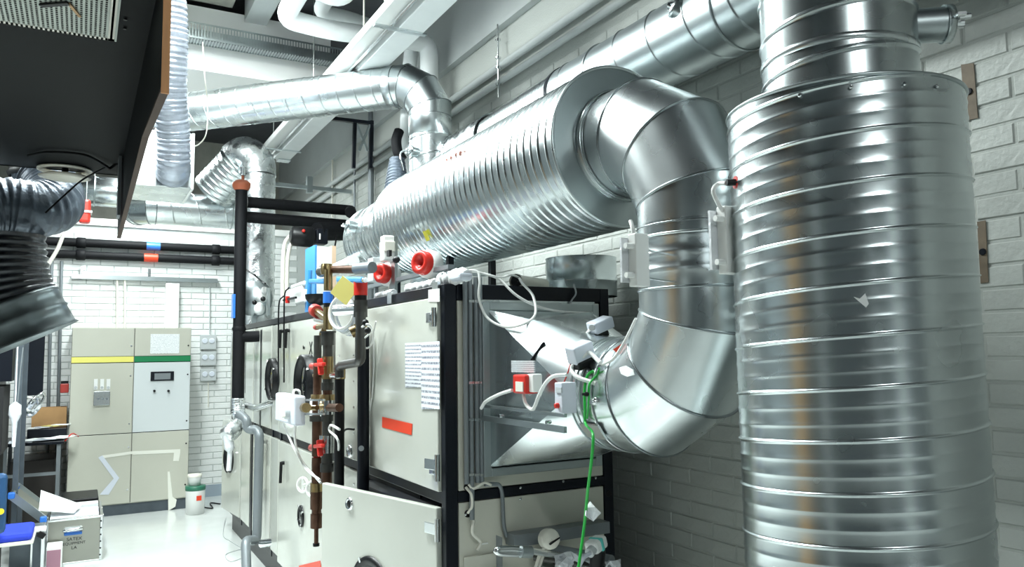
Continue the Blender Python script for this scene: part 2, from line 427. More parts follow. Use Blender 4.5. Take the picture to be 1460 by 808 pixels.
def brick_mesh(L, H, m, name, flip):
    """chamfered face of one brick; lies in the YZ plane facing -X, or in the XZ plane facing -Y"""
    c = .004; D = .0135; o = [(-L/2, -H/2), (L/2, -H/2), (L/2, H/2), (-L/2, H/2)]; i = [(x-math.copysign(c, x), z-math.copysign(c, z)) for x, z in o]
    pts = [(D, *p) for p in o]+[(c, *p) for p in o]+[(0, *p) for p in i]
    if flip: pts = [(a, d, b) for d, a, b in pts]; 
    else: pts = [(d, -a, b) for d, a, b in pts]
    fs = [(8, 9, 10, 11)]+[(k, (k+1) % 4, (k+1) % 4+4, k+4) for k in range(4)]+[(k+4, (k+1) % 4+4, (k+1) % 4+8, k+8) for k in range(4)]
    me = bpy.data.meshes.new(name); me.from_pydata(pts, [], fs); me.materials.append(m); me.update(); return me
def hidden(u, v):
    return (1055 < u < 1382) or (u > 628 and u < 880 and v > 395) or (130 < u < 268 and 470 < v < 740 and False)
def bricks(wall, plane, flip, lo, hi, zlo, zhi, m, phase, limit, BL=.283, BH=.0745):
    me = brick_mesh(BL-.010, BH-.008, m, 'brick', flip); cand = []
    for j in range(int(zlo/BH), int(zhi/BH)):
        z = (j+.5)*BH
        a0 = phase+(BL/2 if j % 2 else 0); k0 = math.ceil((lo-a0)/BL); k1 = math.floor((hi-a0)/BL)
        for k in range(k0, k1):
            a = a0+(k+.5)*BL
            p = (a, plane, z) if flip else (plane, a, z)
            u, v, d = pix(p)
            vis = d > .2 and -30 < u < 1490 and -30 < v < 840
            cand.append((0 if vis and not hidden(u, v) else 1, d, p, vis))
    cand.sort(key=lambda c: (c[0], c[1]))
    w0 = WL[wall.name]; rest = MB()
    for q, (h, d, p, vis) in enumerate(cand):
        j = V(random.uniform(-.0015, .0015) if not flip else 0, random.uniform(-.0015, .0015) if flip else 0, random.uniform(-.001, .001))
        if q < limit and h == 0:
            o = bpy.data.objects.new('brick', me); COL.objects.link(o); o.parent = wall; o.location = Vector(p)+j-w0
        else:
            rest.add([Vector(x.co)+Vector(p)+j for x in me.vertices], [tuple(f.vertices) for f in me.polygons])
    if rest.v: rest.build('brickwork', m, wall, kind='stuff')
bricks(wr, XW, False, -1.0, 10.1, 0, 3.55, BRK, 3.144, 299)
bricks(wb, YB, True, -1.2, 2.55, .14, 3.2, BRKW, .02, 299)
# hand-taped repairs on the right wall
for pts, lab in (([(1370, 92), (1388, 90), (1394, 168), (1376, 172)], 'brown tape patch on brick wall behind top of big vertical silencer'),
                 ([(1393, 316), (1405, 314), (1409, 402), (1398, 404)], 'brown tape patch on brick wall beside middle of big vertical silencer')):
    q = [U(u, v, X=XW-.004) for u, v in pts]
    t = thing('tape_patch', lab, 'tape', q[3]); MB().prism(q, (.003, 0, 0)).build('tape', BTAPE, t)
    c = (q[0]+q[1]+q[2]+q[3])/4; MB().lathe(c+V(-.001, 0, 0), (-1, 0, 0), [(.012, 0), (.010, .004)], 10, cap1=True).build('wall_plug', BLK, t)

# ================================================================ round ducts
# --- big vertical silencer at the right
SX, SY = 1.74, 1.319
t = thing('vertical_silencer', 'tall fat ribbed galvanised vertical silencer filling the right of the room', 'duct', (SX, SY, 0))
spiral((SX, SY, 2.305), (SX, SY, 0), .289, .1165, .005, 128, phase=-.5).build('casing', G, t)
MB().torus((SX, SY, 2.303), (0, 0, 1), .289, .005, 96).build('rolled_rim', GD, t)
MB().lathe((SX, SY, 2.297), (0, 0, 1), [(.288, 0), (.19, .004)], 64).build('end_plate', GD, t)
MB().lathe((SX, SY, 2.25), (0, 0, 1), [(.2, 0), (.197, .07)], 64).build('collar', G, t)
sm = MB()
for a in (200, 222, 245, 262): 
    a = math.radians(a); e = V(math.cos(a), math.sin(a), 0); screw(sm, V(SX, SY, 2.275)+e*.291, e, .005)
sm.build('screw', CHROME, t)
st = MB(); q = U(1236, 421, Y=1.05); 
e = V(q.x-SX, q.y-SY, 0).normalized(); la = V(-e.y, e.x, 0)
c0 = V(SX, SY, q.z)+e*.2905
st.prism([c0+la*a+V(0, 0, b)-e*(a*a*1.5) for a, b in ((-.016, .005), (-.004, .0), (.008, .012), (.014, -.012), (.008, -.02), (-.008, -.004))], e*.001)
st.build('torn_sticker', PAPER, t)
# its neck, wider band and damper spigot
t = thing('neck_duct', 'vertical spiral duct rising out of the big vertical silencer', 'duct', (SX, SY, 2.305))
spiral((SX, SY, 2.30), (SX, SY, 4.7), .193, .118, .005, 96, False, seamw=.05).build('casing', G, t)
zs = U(1175, 3, Y=1.15).z
MB().lathe((SX, SY, 2.425), (0, 0, 1), [(.193, 0), (.197, .003), (.197, .017), (.193, .02)], 80).build('swage', GB, t)
def damper(name, lab, p, d, r, L):
    p = Vector(p); d = Vector(d).normalized(); t = thing(name, lab, 'damper', p)
    MB().cyl(p-d*.02, p+d*L, r, n=24).build('spigot', GD, t)
    MB().lathe(p+d*L, d, [(r*1.12, 0), (r*1.12, L*.25), (r*.5, L*.3)], 24, cap0=True, cap1=True).build('cap', G, t)
    q = p+d*(L*1.3); dd, x, y = frame_of(d)
    MB().bar(q-x*r*1.1, q+x*r*1.5, r*.45, r*.18).build('handle', CHROME, t)
    b = MB(); b.cyl(q, q+d*r*.6, r*.32, n=8); b.cyl(q+x*r, q+x*r+d*r*.6, r*.2, n=8); b.build('wing_nut', CHROME, t)
    return t
a = math.radians(-38); e = V(math.cos(a), math.sin(a), 0)
q = U(1285, 14, Y=1.15)
damper('damper_spigot', 'steel damper spigot with nut on neck above big vertical silencer', V(SX, SY, q.z)+e*.19, e, .045, .075)

# --- large horizontal silencer above the air handler
AX, AZ = 1.74, 2.44; RS = .305
t = thing('horizontal_silencer', 'long fat ribbed galvanised silencer lying above the air handler', 'duct', (AX, 3.2, AZ-RS))
spiral((AX, 2.27, AZ), (AX, 4.22, AZ), RS-.004, .105, .0042, 128, 2).build('casing', G, t)
MB().torus((AX, 2.27, AZ), (0, 1, 0), RS-.002, .006, 96).build('rolled_rim', GB, t)
MB().lathe((AX, 2.274, AZ), (0, -1, 0), [(RS-.003, 0), (.208, .004)], 80).build('end_plate', GD, t)
MB().lathe((AX, 4.22, AZ), (0, 1, 0), [(RS-.003, 0), (.24, .03)], 64).build('rear_end_plate', G, t)
# red stencil and yellow sticker
def on_s2(u, v, off=.007, R=RS):
    """hit of a sight line on the silencer's skin"""
    d = M3 @ Vector((u-730., v-404., 1100.)); a = d.x**2+d.z**2; b = 2*(d.x*(-AX)+d.z*(CAM.z-AZ)); c = AX**2+(CAM.z-AZ)**2-(R+off)**2
    k = (-b-math.sqrt(max(0, b*b-4*a*c)))/(2*a); return CAM+d*k
b = MB()
for u0, v0 in ((632, 232), (638, 229), (645, 224), (651, 221), (657, 216), (663, 212)):
    p = [on_s2(u0, v0), on_s2(u0+3.5, v0-2.2), on_s2(u0+5, v0-10), on_s2(u0+1.5, v0-8)]
    b.add(p, [(0, 1, 2, 3)])
b.build('red_stencil_print', nmat('faded_red_ink', (.85, .30, .22), .5), t)
b = MB(); b.add([on_s2(602, 330), on_s2(607, 329), on_s2(613, 342), on_s2(608, 344)], [(0, 1, 2, 3)]); b.build('sticker', nmat('yellow_sticker', (.85, .75, .05), .5), t)
t = thing('silencer_inlet', 'narrower ribbed duct end joined behind the horizontal silencer', 'duct', (AX, 4.6, AZ-.24))
spiral((AX, 4.25, AZ), (AX, 4.98, AZ), .24, .16, .003, 96).build('casing', G, t)
MB().torus((AX, 4.98, AZ), (0, 1, 0), .24, .006, 64).build('rolled_rim', GD, t)
MB().lathe((AX, 4.98, AZ), (0, 1, 0), [(.238, 0), (.2, .05), (0.01, .06)], 48).build('end_cap', GD, t)
MB().torus((AX, 4.62, AZ), (0, 1, 0), .242, .005, 64).build('seam', GB, t)
damper('damper_spigot', 'small steel damper spigot with clamp at far end of horizontal silencer', V(AX-.23, 4.75, AZ+.05), (-1, 0, .15), .035, .05)
# supports under it
for y, lab in ((3.55, 'dark steel bracket carrying front of horizontal silencer'), (4.3, 'dark steel bracket carrying rear of horizontal silencer')):
    t = thing('silencer_bracket', lab, 'bracket', (AX, y, 1.97))
    for x in (AX-.12, AX+.12): MB().bar((x, y, 1.97), (x, y, AZ-.27), .03, .03).build('upright', BLK, t)
    MB().bar((AX-.2, y, 2.02), (AX+.3, y, 2.02), .03, .02).build('crossbar', GD, t)

# --- neck and elbow down from the silencer
RD = .2
t = thing('upper_elbow', 'segmented shiny duct elbow turning down from the horizontal silencer', 'duct', (AX, 1.85, 2.1))
MB().lathe((AX, 2.27, AZ), (0, -1, 0), [(.210, 0), (.210, .03), (.204, .034), (.204, .04)], 72).build('collar', GB, t)
for y in (2.262, 2.24): MB().torus((AX, y, AZ), (0, 1, 0), .207, .0045, 72).build('seam', G, t)
endp = elbow(t, (AX, 2.235, AZ), (0, -1, 0), (0, 0, -1), .37, .2, GB, cuts=(15, 45, 75), seam=.0045)
VY = endp.y
t = thing('vertical_connector', 'short vertical duct with ribbed collars joining the two elbows', 'duct', (AX, VY, 1.88))
MB().lathe((AX, VY, endp.z), (0, 0, -1), [(.203, -.01), (.203, .04)], 72).build('upper_sleeve', G, t)
MB().lathe((AX, VY, 2.035), (0, 0, -1), [(.204, 0), (.208, .006), (.204, .014), (.202, .05), (.207, .058), (.202, .066), (.202, .1), (.207, .108), (.202, .116), (.202, .17)], 72).build('ribbed_sleeve', GB, t)
MB().torus((AX, VY, 2.035), (0, 0, 1), .206, .005, 72).build('seam', GB, t)
zb = 1.87
t = thing('lower_elbow', 'segmented shiny duct elbow curving back to the air handler', 'duct', (AX, 2.2, 1.3))
PZ = 1.525
RL = zb-PZ
en = elbow(t, (AX, VY, zb), (0, 0, -1), (0, 1, 0), RL, RD+.002, GB, cuts=(15, 45, 75), seam=.005)
# band clamp and flexible collar
t = thing('connector_collar', 'strapped duct collar between lower elbow and pyramid transition', 'duct', (AX, 2.3, 1.32))
MB().lathe(en, (0, 1, 0), [(.206, 0), (.206, .06), (.2, .07), (.204, .08), (.204, .13)], 72).build('sleeve', G, t)
for y in (.0, .068, .1, .13): MB().torus(en+V(0, y, 0), (0, 1, 0), .205, .004, 72).build('band', GD if y else CHROME, t)
a = math.radians(215); e = V(math.cos(a), 0, math.sin(a)); 
MB().bar(en+e*.212+V(0, -.02, 0), en+e*.212+V(0, .09, 0), .06, .008, e).build('buckle', CHROME, t)
# --- square to round transition
cy = en.y+.13
x0, x1, z0, z1 = 1.505, 2.04, 1.20, 1.865; yp = 2.93
t = thing('pyramid_transition', 'square-to-round sheet steel transition on front of the air handler', 'duct', (AX, yp, z0))
cor = [V(x1, yp, z1), V(x0, yp, z1), V(x0, yp, z0), V(x1, yp, z0)]
n = 64; ring = [V(AX+.202*math.cos(2*math.pi*k/n), cy, PZ+.202*math.sin(2*math.pi*k/n)) for k in range(n)]
for qd in range(4):
    vs = ring[qd*16:qd*16+17] if qd < 3 else ring[48:]+ring[:1]
    MB().add(vs+[cor[qd]], [(i, i+1, 17) for i in range(16)], True).build('conical_corner', GB, t)
    vs = [ring[qd*16], cor[qd], cor[qd-1]]
    MB().add(vs, [(0, 1, 2)]).build('flat_side', G, t)
# flange
b = MB()
fx0, fx1, fz0, fz1 = 1.475, 2.075, 1.165, 1.895
b.box((fx0, 2.905, fz0), (fx0+.035, 2.95, fz1)); b.box((fx1-.035, 2.905, fz0), (fx1, 2.95, fz1))
b.box((fx0+.035, 2.905, fz1-.035), (fx1-.035, 2.95, fz1)); b.box((fx0+.035, 2.905, fz0), (fx1-.035, 2.95, fz0+.035)); b.build('flange', GD, t, bevel=.003)
b = MB(); b.box((fx0-.012, 2.94, fz0-.02), (fx0, 2.95, fz1)); b.box((fx0-.03, 2.94, fz1), (fx1, 2.95, fz1+.012)); b.build('backing_sheet', G, t)
bpy.context.view_layer.update(); MB().bar(S(760, 513, .006), S(777, 489, .006), .012, .006).build('black_smear', BLK, t)
# low probe cap etc. on collar
sm = MB(); 

# --- duct along the wall, top
WX, WZ, WR = 2.30, 3.06, .172
t = thing('wall_spiral_duct', 'spiral duct running high along the right wall', 'duct', (WX, 2.4, WZ-WR))
y1 = U(815, 100, X=WX).y
spiral((WX, .9, WZ), (WX, y1, WZ), WR, .24, .005, 72, False, seamw=.02).build('casing', GD, t)
for u in (870, 1060): 
    MB().torus((WX, U(u, 100, X=WX).y, WZ), (0, 1, 0), WR+.001, .007, 64).build('joint_ring', GD, t)
MB().lathe((WX, y1-.01, WZ), (0, 1, 0), [(WR+.004, 0), (WR+.004, .03), (WR-.01, .032)], 64).build('end_band', BLK, t)
def flex(name, path, r, pitch, mat, lab, cat='duct', amp=.08, n=28, parent=None, wrinkle=0):
    P = bez(path, 40); L = [0]
    for i in range(1, len(P)): L.append(L[-1]+(P[i]-P[i-1]).length)
    N = int(L[-1]/pitch*6); Q = []; R = []; j = 0
    for i in range(N+1):
        s = L[-1]*i/N
        while j < len(L)-2 and L[j+1] < s: j += 1
        f = (s-L[j])/max(1e-9, L[j+1]-L[j]); Q.append(P[j].lerp(P[j+1], f))
        rr = r if not isinstance(r, tuple) else r[0]+(r[1]-r[0])*i/N
        R.append(rr*(1+amp*math.cos(2*math.pi*s/pitch)+random.uniform(-wrinkle, wrinkle)))
    mb = MB().tube(Q, R, n, False)
    return mb.build(name, mat, parent, **({} if parent else dict(label=lab, cat=cat)))
q1 = U(648, 192, X=WX)
flex('flexible_duct', [(WX, y1, WZ), (WX, (y1+4.3)/2, WZ-.01), (WX, 4.3, WZ-.02)], WR-.012, .035, GB, 'ribbed flexible aluminium duct high on the right wall', amp=.025)
flex('foil_sleeve', [(WX, 4.28, WZ-.02), (WX-.02, 4.7, WZ-.04), (WX-.12, 5.0, WZ-.06)], WR+.004, .03, FOIL, 'crumpled foil wrapped duct sleeve beside the slim vertical duct', amp=.02, wrinkle=.03)
damper('damper_spigot', 'steel damper spigot with clamp on spiral duct high along the wall', U(975, 12, X=2.15)+V(.03, 0, -.02), (-.55, .5, .45), .04, .06)

# --- slim duct: rises beside the wall and runs diagonally back to the left
DX, DY, DR = 2.08, 4.875, .146
zt = 3.57; dirh = (V(.655, 6.32, 0)-V(DX, DY, 0)).normalized(); RE = .25
t = thing('slim_vertical_duct', 'slim vertical spiral duct dropping behind the horizontal silencer', 'duct', (DX, DY, 1.97))
spiral((DX, DY, 1.97), (DX, DY, zt-RE), DR, .135, .004, 64, False, seamw=.04).build('casing', GB, t)
MB().lathe((DX, DY, zt-RE-.14), (0, 0, 1), [(DR, 0), (DR+.006, .003), (DR+.006, .14)], 64).build('collar', GB, t)
t = thing('slim_duct_elbow', 'segmented bright duct elbow at the top of the slim vertical duct', 'duct', (DX, DY, zt-RE))
e2 = elbow(t, (DX, DY, zt-RE), (0, 0, 1), dirh, RE, DR+.003, GB, cuts=(15, 45, 75), seam=.004, n=48)
t = thing('diagonal_duct', 'bright spiral duct running diagonally below the ceiling from the elbow', 'duct', e2-V(0, 0, DR))
spiral(e2+dirh*.0, e2+dirh*2.6, DR, .138, .0035, 64, False, seamw=.03).build('casing', GB, t)
MB().lathe(e2, dirh, [(DR+.005, 0), (DR+.005, .06), (DR, .063)], 64).build('collar', GB, t)
q = U(583, 216, Y=DY-.05)
damper('damper_spigot', 'white damper spigot with hanging tag on slim vertical duct', V(DX-.13, DY-.06, q.z), (-1, -.35, 0), .035, .05)
t = MB().tube(bez([V(DX-.165, DY-.075, U(583, 216, Y=DY-.05).z), U(573, 216, Y=4.72), U(571, 225, Y=4.68), U(575, 243, Y=4.68)], 8), .006, 6).build('hanging_strap', CHROME, label='thin metal strap hanging from damper on slim vertical duct', cat='strap')
# dark ribbed hose beneath the damper
flex('tapered_hose', [U(566, 228, Y=5.25), U(566, 262, Y=5.2), U(567, 312, Y=5.1)], (.055, .125), .028, FLEXD, 'dark ribbed hose widening downwards behind the horizontal silencer', 'hose', amp=.05)
MB().tube(bez([U(569, 187, Y=5.3), U(565, 200, Y=5.28), U(567, 216, Y=5.27), U(574, 228, Y=5.26)], 8), .038, 12).build('hose_neck', RUB, label='short black rubber bend above the dark tapered hose', cat='hose')
cable('black_cable', [U(568, 287, Y=4.6), U(548, 293, Y=4.6), U(531, 312, Y=4.6), U(527, 345, Y=4.6), U(533, 368, Y=4.6), U(543, 380, Y=4.5), U(548, 392, Y=4.4)], .014, RUB, label='thick black cable looping round far end of horizontal silencer', cat='cable')
# ================================================================ lamps
def lamp(x, y, z, L, W, label, rz=0, wdt=.28):
    t = thing('fluorescent_luminaire', label, 'lamp', (x, y, z))
    MB().box((x-wdt/2, y-L/2, z+.03), (x+wdt/2, y+L/2, z+.09)).build('housing', WHT, t)
    for s in (-1, 1):
        MB().cyl((x+s*wdt*.27, y-L/2+.03, z+.012), (x+s*wdt*.27, y+L/2-.03, z+.012), .013, n=10).build('tube', EMIT, t)
    MB().cyl((x, y-L*.3, z+.09), (x, y-L*.3, ZC), .004, n=6).build('suspension_rod', CHROME, t)
    MB().cyl((x, y+L*.3, z+.09), (x, y+L*.3, ZC), .004, n=6).build('suspension_rod', CHROME, t)
    la = bpy.data.lights.new('tube_light', 'AREA'); la.shape = 'RECTANGLE'; la.size = wdt; la.size_y = L; la.energy = W; la.color = (.91, 1, .985)
    lo = bpy.data.objects.new('tube_light', la); COL.objects.link(lo); lo.parent = t; lo.location = (0, 0, -.01)
    return t
LL = ['fluorescent luminaire over the aisle beyond the black hood', 'fluorescent luminaire above the pale electrical cabinets', 'fluorescent luminaire above the spot beside the black hood',
      'unseen fill luminaire added at the left of the room', 'unseen fill luminaire added behind the viewer', 'fluorescent luminaire above the middle of the aisle']
for (x, y, z, L, W), lab in zip(LAMPS, LL): lamp(x, y, z, L, W, lab)

# ================================================================ air handling unit
FX, FY, RX, TZ, BZ = 1.32, 2.95, 2.165, 1.972, .14
YE = 8.2
def L(u, v, off=0.): return U(u, v, X=FX-off)
def F(u, v, off=0.): return U(u, v, Y=FY-off)
ahu = thing('air_handling_unit', 'long cream panelled air handling unit with black frame', 'machine', (1.74, 5.5, 0))
MB().box((FX+.03, FY+.35, BZ), (RX-.02, YE-.03, TZ-.03)).build('inner_casing', DARK, ahu)
MB().box((FX+.02, FY+.06, 0), (RX-.05, YE-.1, BZ)).build('base_frame', BLK, ahu)
MB().box((FX+.02, FY+.04, 1.9), (RX-.01, YE, TZ-.012)).build('roof_sheet', GD, ahu)
pb = .004
def post(a, b, name='frame_post', m=BLK): return MB().box(a, b).build(name, m, ahu, bevel=pb)
post((FX, FY, BZ), (FX+.055, FY+.045, TZ)); post((RX-.05, FY, BZ), (RX, FY+.045, TZ))
post((FX+.055, FY, 1.905), (RX-.05, FY+.045, TZ), 'frame_rail'); post((FX+.055, FY, 1.068), (RX-.05, FY+.04, 1.108), 'frame_rail')
post((FX+.055, FY, BZ), (RX-.05, FY+.04, BZ+.05), 'frame_rail')
post((FX, FY+.045, 1.925), (FX+.04, YE, TZ), 'frame_rail'); post((FX+.012, FY+.045, 1.055), (FX+.05, YE, 1.105), 'frame_rail'); post((FX+.01, FY+.045, BZ), (FX+.05, YE, BZ+.05), 'frame_rail')
for y in (4.075, 4.545, 5.98, 6.27, 7.0, 7.55): post((FX+.004, y-.02, BZ), (FX+.045, y+.02, 1.925))
# front panels
MB().box((FX+.06, FY+.004, 1.112), (RX-.055, FY+.03, 1.902)).build('front_panel', CREAMD, ahu, bevel=.003)
MB().box((FX+.06, FY+.004, BZ+.05), (RX-.055, FY+.03, 1.064)).build('front_panel', CREAMD, ahu, bevel=.003)
for u, v in ((742, 695), (742, 711), (803, 686), (665, 650), (664, 733), (849, 681), (664, 595)):
    b = MB(); screw(b, F(u, v, 0), (0, -1, 0), .006); b.build('screw', CHROME, ahu)
for u, v in ((666, 694), (667, 732), (867, 703)):
    b = MB(); b.lathe(F(u, v, -.002), (0, -1, 0), [(.016, 0), (.014, .006), (.008, .003)], 16, cap1=True); b.build('cable_grommet', BLACKP, ahu)
# left side doors and panels: (y0, y1, z0, z1)
def panel(y0, y1, z0, z1, name='side_panel', proud=.006):
    return MB().box((FX-proud, y0, z0), (FX+.025, y1, z1)).build(name, CREAM, ahu, bevel=.004)
dA = panel(3.0, 4.05, 1.108, 1.918, 'upper_door', .012)
sp = panel(4.10, 4.52, 1.108, 1.918); dB = panel(4.57, 5.955, 1.108, 1.918, 'upper_door', .010)
panel(4.10, 4.52, .2, 1.05); dC = panel(4.6, 5.955, BZ+.03, 1.05, 'lower_door', .014)
for y0, y1 in ((6.005, 6.245), (6.295, 6.975), (7.025, 7.525), (7.575, 8.18)):
    panel(y0, y1, 1.108, 1.918); panel(y0, y1, .2, 1.05)
for u0, u1, v0, v1 in ((356, 361, 618, 765), (350, 352, 470, 560), (371, 373, 455, 745)):
    a, b = L(u0, v1), L(u1, v0); MB().box((FX-.008, a.y, max(BZ, a.z)), (FX, b.y, min(1.9, b.z))).build('gap_shade_strip', BLK, ahu)  # black strips laid on the panels to paint the shade of gaps
def knob_hinge(p, par):
    """cast hinge on the corner post"""
    p = Vector(p); w0 = MB()
    w0.box(p+V(-.012, .0, -.022), p+V(0, .085, .022)); w0.box(p+V(-.018, .03, -.016), p+V(-.008, .05, .016))
    w0.cyl(p+V(-.014, -.006, -.04), p+V(-.014, -.006, .04), .011, n=12)
    w0.build('hinge', CHROME, par, bevel=.002)
for u, v in ((622, 452), (627, 671)): knob_hinge(L(u, v, .012)+V(0, .0, 0), dA)
def port(par, c, r, nrm, deep=.045, glass=GLASS):
    c = Vector(c); nrm = Vector(nrm)
    MB().lathe(c, nrm, [(r*1.02, 0), (r, deep), (r*.88, deep*1.15), (r*.80, deep*.75), (r*.76, deep*.45)], 40).build('port_rim', BLACKP, par)
    MB().lathe(c+nrm*deep*.45, nrm, [(r*.78, 0), (r*.5, deep*.28), (0.001, deep*.4)], 40).build('port_glass', glass, par)
    dd, x, y = frame_of(nrm)
    for a in (30, 120, 210, 300):
        e = x*math.cos(math.radians(a))+y*math.sin(math.radians(a)); q = c+e*r*.97+nrm*deep
        MB().bar(q-e*.012, q+e*.012, .012, .01, nrm).build('port_clip', CHROME, par)
port(dB, V(FX-.010, 5.08, 1.50), .185, (-1, 0, 0), .06)
port(ahu, V(FX-.006, 6.16, 1.50), .16, (-1, 0, 0), .04)
port(dC, V(FX-.014, 5.25, .62), .07, (-1, 0, 0), .012)
# logo beside the port
R = R_LEFT
text('logo', 'X', .12, L(443, 497, .012), R @ Matrix.Shear('XY', 3, (-.3, 0)) if False else R, BLK, dB)
text('logo', 'flex', .036, L(437, 496, .012)+V(0, .075, .005), R, BLK, dB)
# notices on the upper door
def sheet(a, name, m, par, off=.0135): 
    q = [L(u, v, off) for u, v in a]; return MB().prism(q, (-.0012, 0, 0)).build(name, m, par)
sheet([(578, 489), (602.5, 488), (602.5, 552), (578, 552)], 'notice_sheet', PRINT, dA)
sheet([(601, 488), (627, 486), (627, 583), (601, 583)], 'notice_sheet', PRINT, dA, .015)
sheet([(545, 594), (588, 604), (587, 620), (545, 609)], 'red_tape', ORNG, dA)
sheet([(611, 413), (627, 411), (627, 430), (611, 430)], 'pale_label', WHT, dA)
# lower door standing ajar, hinged at the corner post
hx, hy = FX-.02, 3.0; fe = U(459, 688, Z=1.045); ang = math.atan2(fe.x-hx, fe.y-hy); WD = math.hypot(fe.x-hx, fe.y-hy)
dd_ = V(math.sin(ang), math.cos(ang), 0); nn_ = V(-math.cos(ang), math.sin(ang), 0)       # along the leaf, outward
P0 = V(hx, hy, .17)
ld = MB().prism([P0, P0+dd_*WD, P0+dd_*WD+V(0, 0, .875), P0+V(0, 0, .875)], -nn_*.03).build('open_lower_door', CREAM, ahu, bevel=.005)
def on_ld(u, v):
    d = M3 @ Vector((u-730., v-404., 1100.)); k = (P0-CAM).dot(nn_)/d.dot(nn_); return CAM+d*k
port(ld, on_ld(529, 842), .15, nn_, .012)
q = on_ld(499, 718); MB().lathe(q, nn_, [(.03, 0), (.03, .006), (.024, .012), (.018, .006), (.001, .006)], 24).build('lock_rim', CHROME, ld)
MB().lathe(q+nn_*.006, nn_, [(.018, 0), (.012, .004), (0.001, .005)], 20).build('lock_core', BLACKP, ld)
for u, v in ((627, 663), (627, 755)):
    q = on_ld(u, v); w0 = MB(); w0.prism([q+V(0, 0, -.022), q+dd_*.09+V(0, 0, -.022), q+dd_*.09+V(0, 0, .022), q+V(0, 0, .022)], nn_*.012)
    w0.cyl(q+nn_*.014+V(0, 0, -.045), q+nn_*.014+V(0, 0, .045), .011, n=12); w0.build('hinge', CHROME, ld, bevel=.002)
# sloping black flap seen in the open compartment
MB().prism([V(FX+.05, 3.1, 1.05), V(FX+.05, 4.03, 1.05), V(FX-.0, 4.03, 1.0), V(FX-.0, 3.1, 1.0)], (0, 0, -.008)).build('inner_flap', BLK, ahu)
# far end door, ajar
a0 = L(345, 640); P1 = V(FX-.01, 7.58, .2); e1 = V(-.1, 1, 0).normalized(); n1 = V(-1, -.1, 0).normalized()
fd = MB().prism([P1, P1+e1*.62, P1+e1*.62+V(0, 0, .86), P1+V(0, 0, .86)], -n1*.03).build('far_open_door', CREAM, ahu, bevel=.005)
port(fd, P1+e1*.33+V(0, 0, .5), .13, n1, .03)
# door handles (black levers) beside the second section
for u, v, vv in ((401, 472, 496), (409, 471, 496), (372, 630, 666), (402, 660, 690)):
    b = MB(); p = L(u, v, .03); b.cyl(p+V(-.005, 0, 0), p+V(.03, 0, 0), .014, n=10); q = L(u, vv, .04); b.bar(p+V(-.005, 0, .01), V(p.x-.01, p.y, q.z), .02, .014)
    b.build('door_handle', BLACKP, ahu, bevel=.003)
for u, v in ((502, 618), (583, 650)):
    p = L(u, v, .012)
for u, v0, v1, k in ((484, 470, 690, 7), (505, 470, 690, 7)):
    for i in range(k):
        p = L(u, v0+(v1-v0)*i/(k-1), .006); b = MB(); screw(b, p, (-1, 0, 0), .007); b.build('screw', CHROME, ahu)
# round cream knob plate on the strip panel
p = L(500, 643, .006); MB().lathe(p, (-1, 0, 0), [(.035, 0), (.035, .01), (.024, .018), (.016, .008)], 24, cap1=True).build('inspection_plug', CHROME, ahu)

# --- four conduits on the front
for i, (u, vb, lab) in enumerate(((664, 690, 'leftmost'), (671, 741, 'second'), (679, 688, 'third'), (685, 688, 'rightmost'))):
    p0 = F(u, 392, .03); p1 = F(u+3, vb, .03)
    MB().cyl(V(p0.x, FY-.022, 2.0), V(p0.x, FY-.022, p1.z), .0105, n=12).build('conduit', GPIPE, label='grey vertical conduit on unit front, %s of the four' % lab, cat='conduit')
t = thing('conduit_clip', 'row of small steel saddles holding the four conduits', 'clip', F(675, 560, .0))
for v in (430, 545, 597, 675):
    for u in (667, 675, 683):
        p = F(u, v, .0); b = MB(); b.box((p.x-.012, FY-.036, p.z-.005), (p.x+.012, FY-.0, p.z+.005)); b.build('saddle', CHROME, t)
t = thing('sheet_metal_channel', 'galvanised channel beside the four conduits on the unit front', 'channel', F(693, 560))
MB().box(F(691, 672, .0)+V(0, .0, 0), F(697, 436, .03)).build('channel', GD, t, bevel=.002)
pts = [F(691, 690, .015), F(705, 690, .015), F(712, 692, .015), F(716, 705, .015), F(718, 745, .015), F(722, 765, .015)]
MB().tube(bez(pts, 6), .009, 8).build('bent_conduit', GPIPE, label='thin grey conduit bending down below the flange', cat='conduit')
cable('cream_cable', [F(675, 742, .02), F(674, 760, .03), F(685, 772, .03), F(680, 784, .03)], .007, IVO, label='cream cable hanging out of the second conduit', cat='cable')
cable('cream_cable', [F(668, 690, .02), F(676, 696, .03), F(690, 688, .03), F(700, 691, .02)], .006, IVO, label='cream cable looping below the four conduits', cat='cable')
cable('cream_cable', [F(664, 694, .01), F(672, 705, .03), F(673, 722, .03), F(667, 731, .01)], .006, IVO, label='cream cable between the two black grommets', cat='cable')
# cables over the top edge
bpy.context.view_layer.update()
cable('white_cable', [U(648, 388, Y=2.95), F(678, 386, .03), F(684, 400, .05), F(683, 425, .05), S(700, 452, .02), S(722, 466, .012), S(748, 466, .015), F(763, 448, .2), F(760, 422, .12), F(745, 404, .05), F(741, 397, .02)], .006, WHT, label='long white cable looping over the front of the unit', cat='cable')
cable('white_cable', [F(690, 390, .03), F(712, 398, .05), F(735, 420, .10), F(765, 436, .12), F(800, 444, .1), F(850, 446, .03)], .006, WHT, label='white cable sagging across the top of the square flange', cat='cable')
cable('white_cable', [F(676, 386, .03), F(700, 393, .05), F(716, 395, .04), F(730, 392, .0), F(745, 398, -.1)], .005, WHT, label='short white cable running to the open cable sleeve', cat='cable')
cable('thin_grey_cable', [F(818, 405, .0), F(821, 418, .02), F(815, 428, .02), F(808, 442, .02)], .004, GRYP, label='thin grey cable hanging right of the round stub', cat='cable')
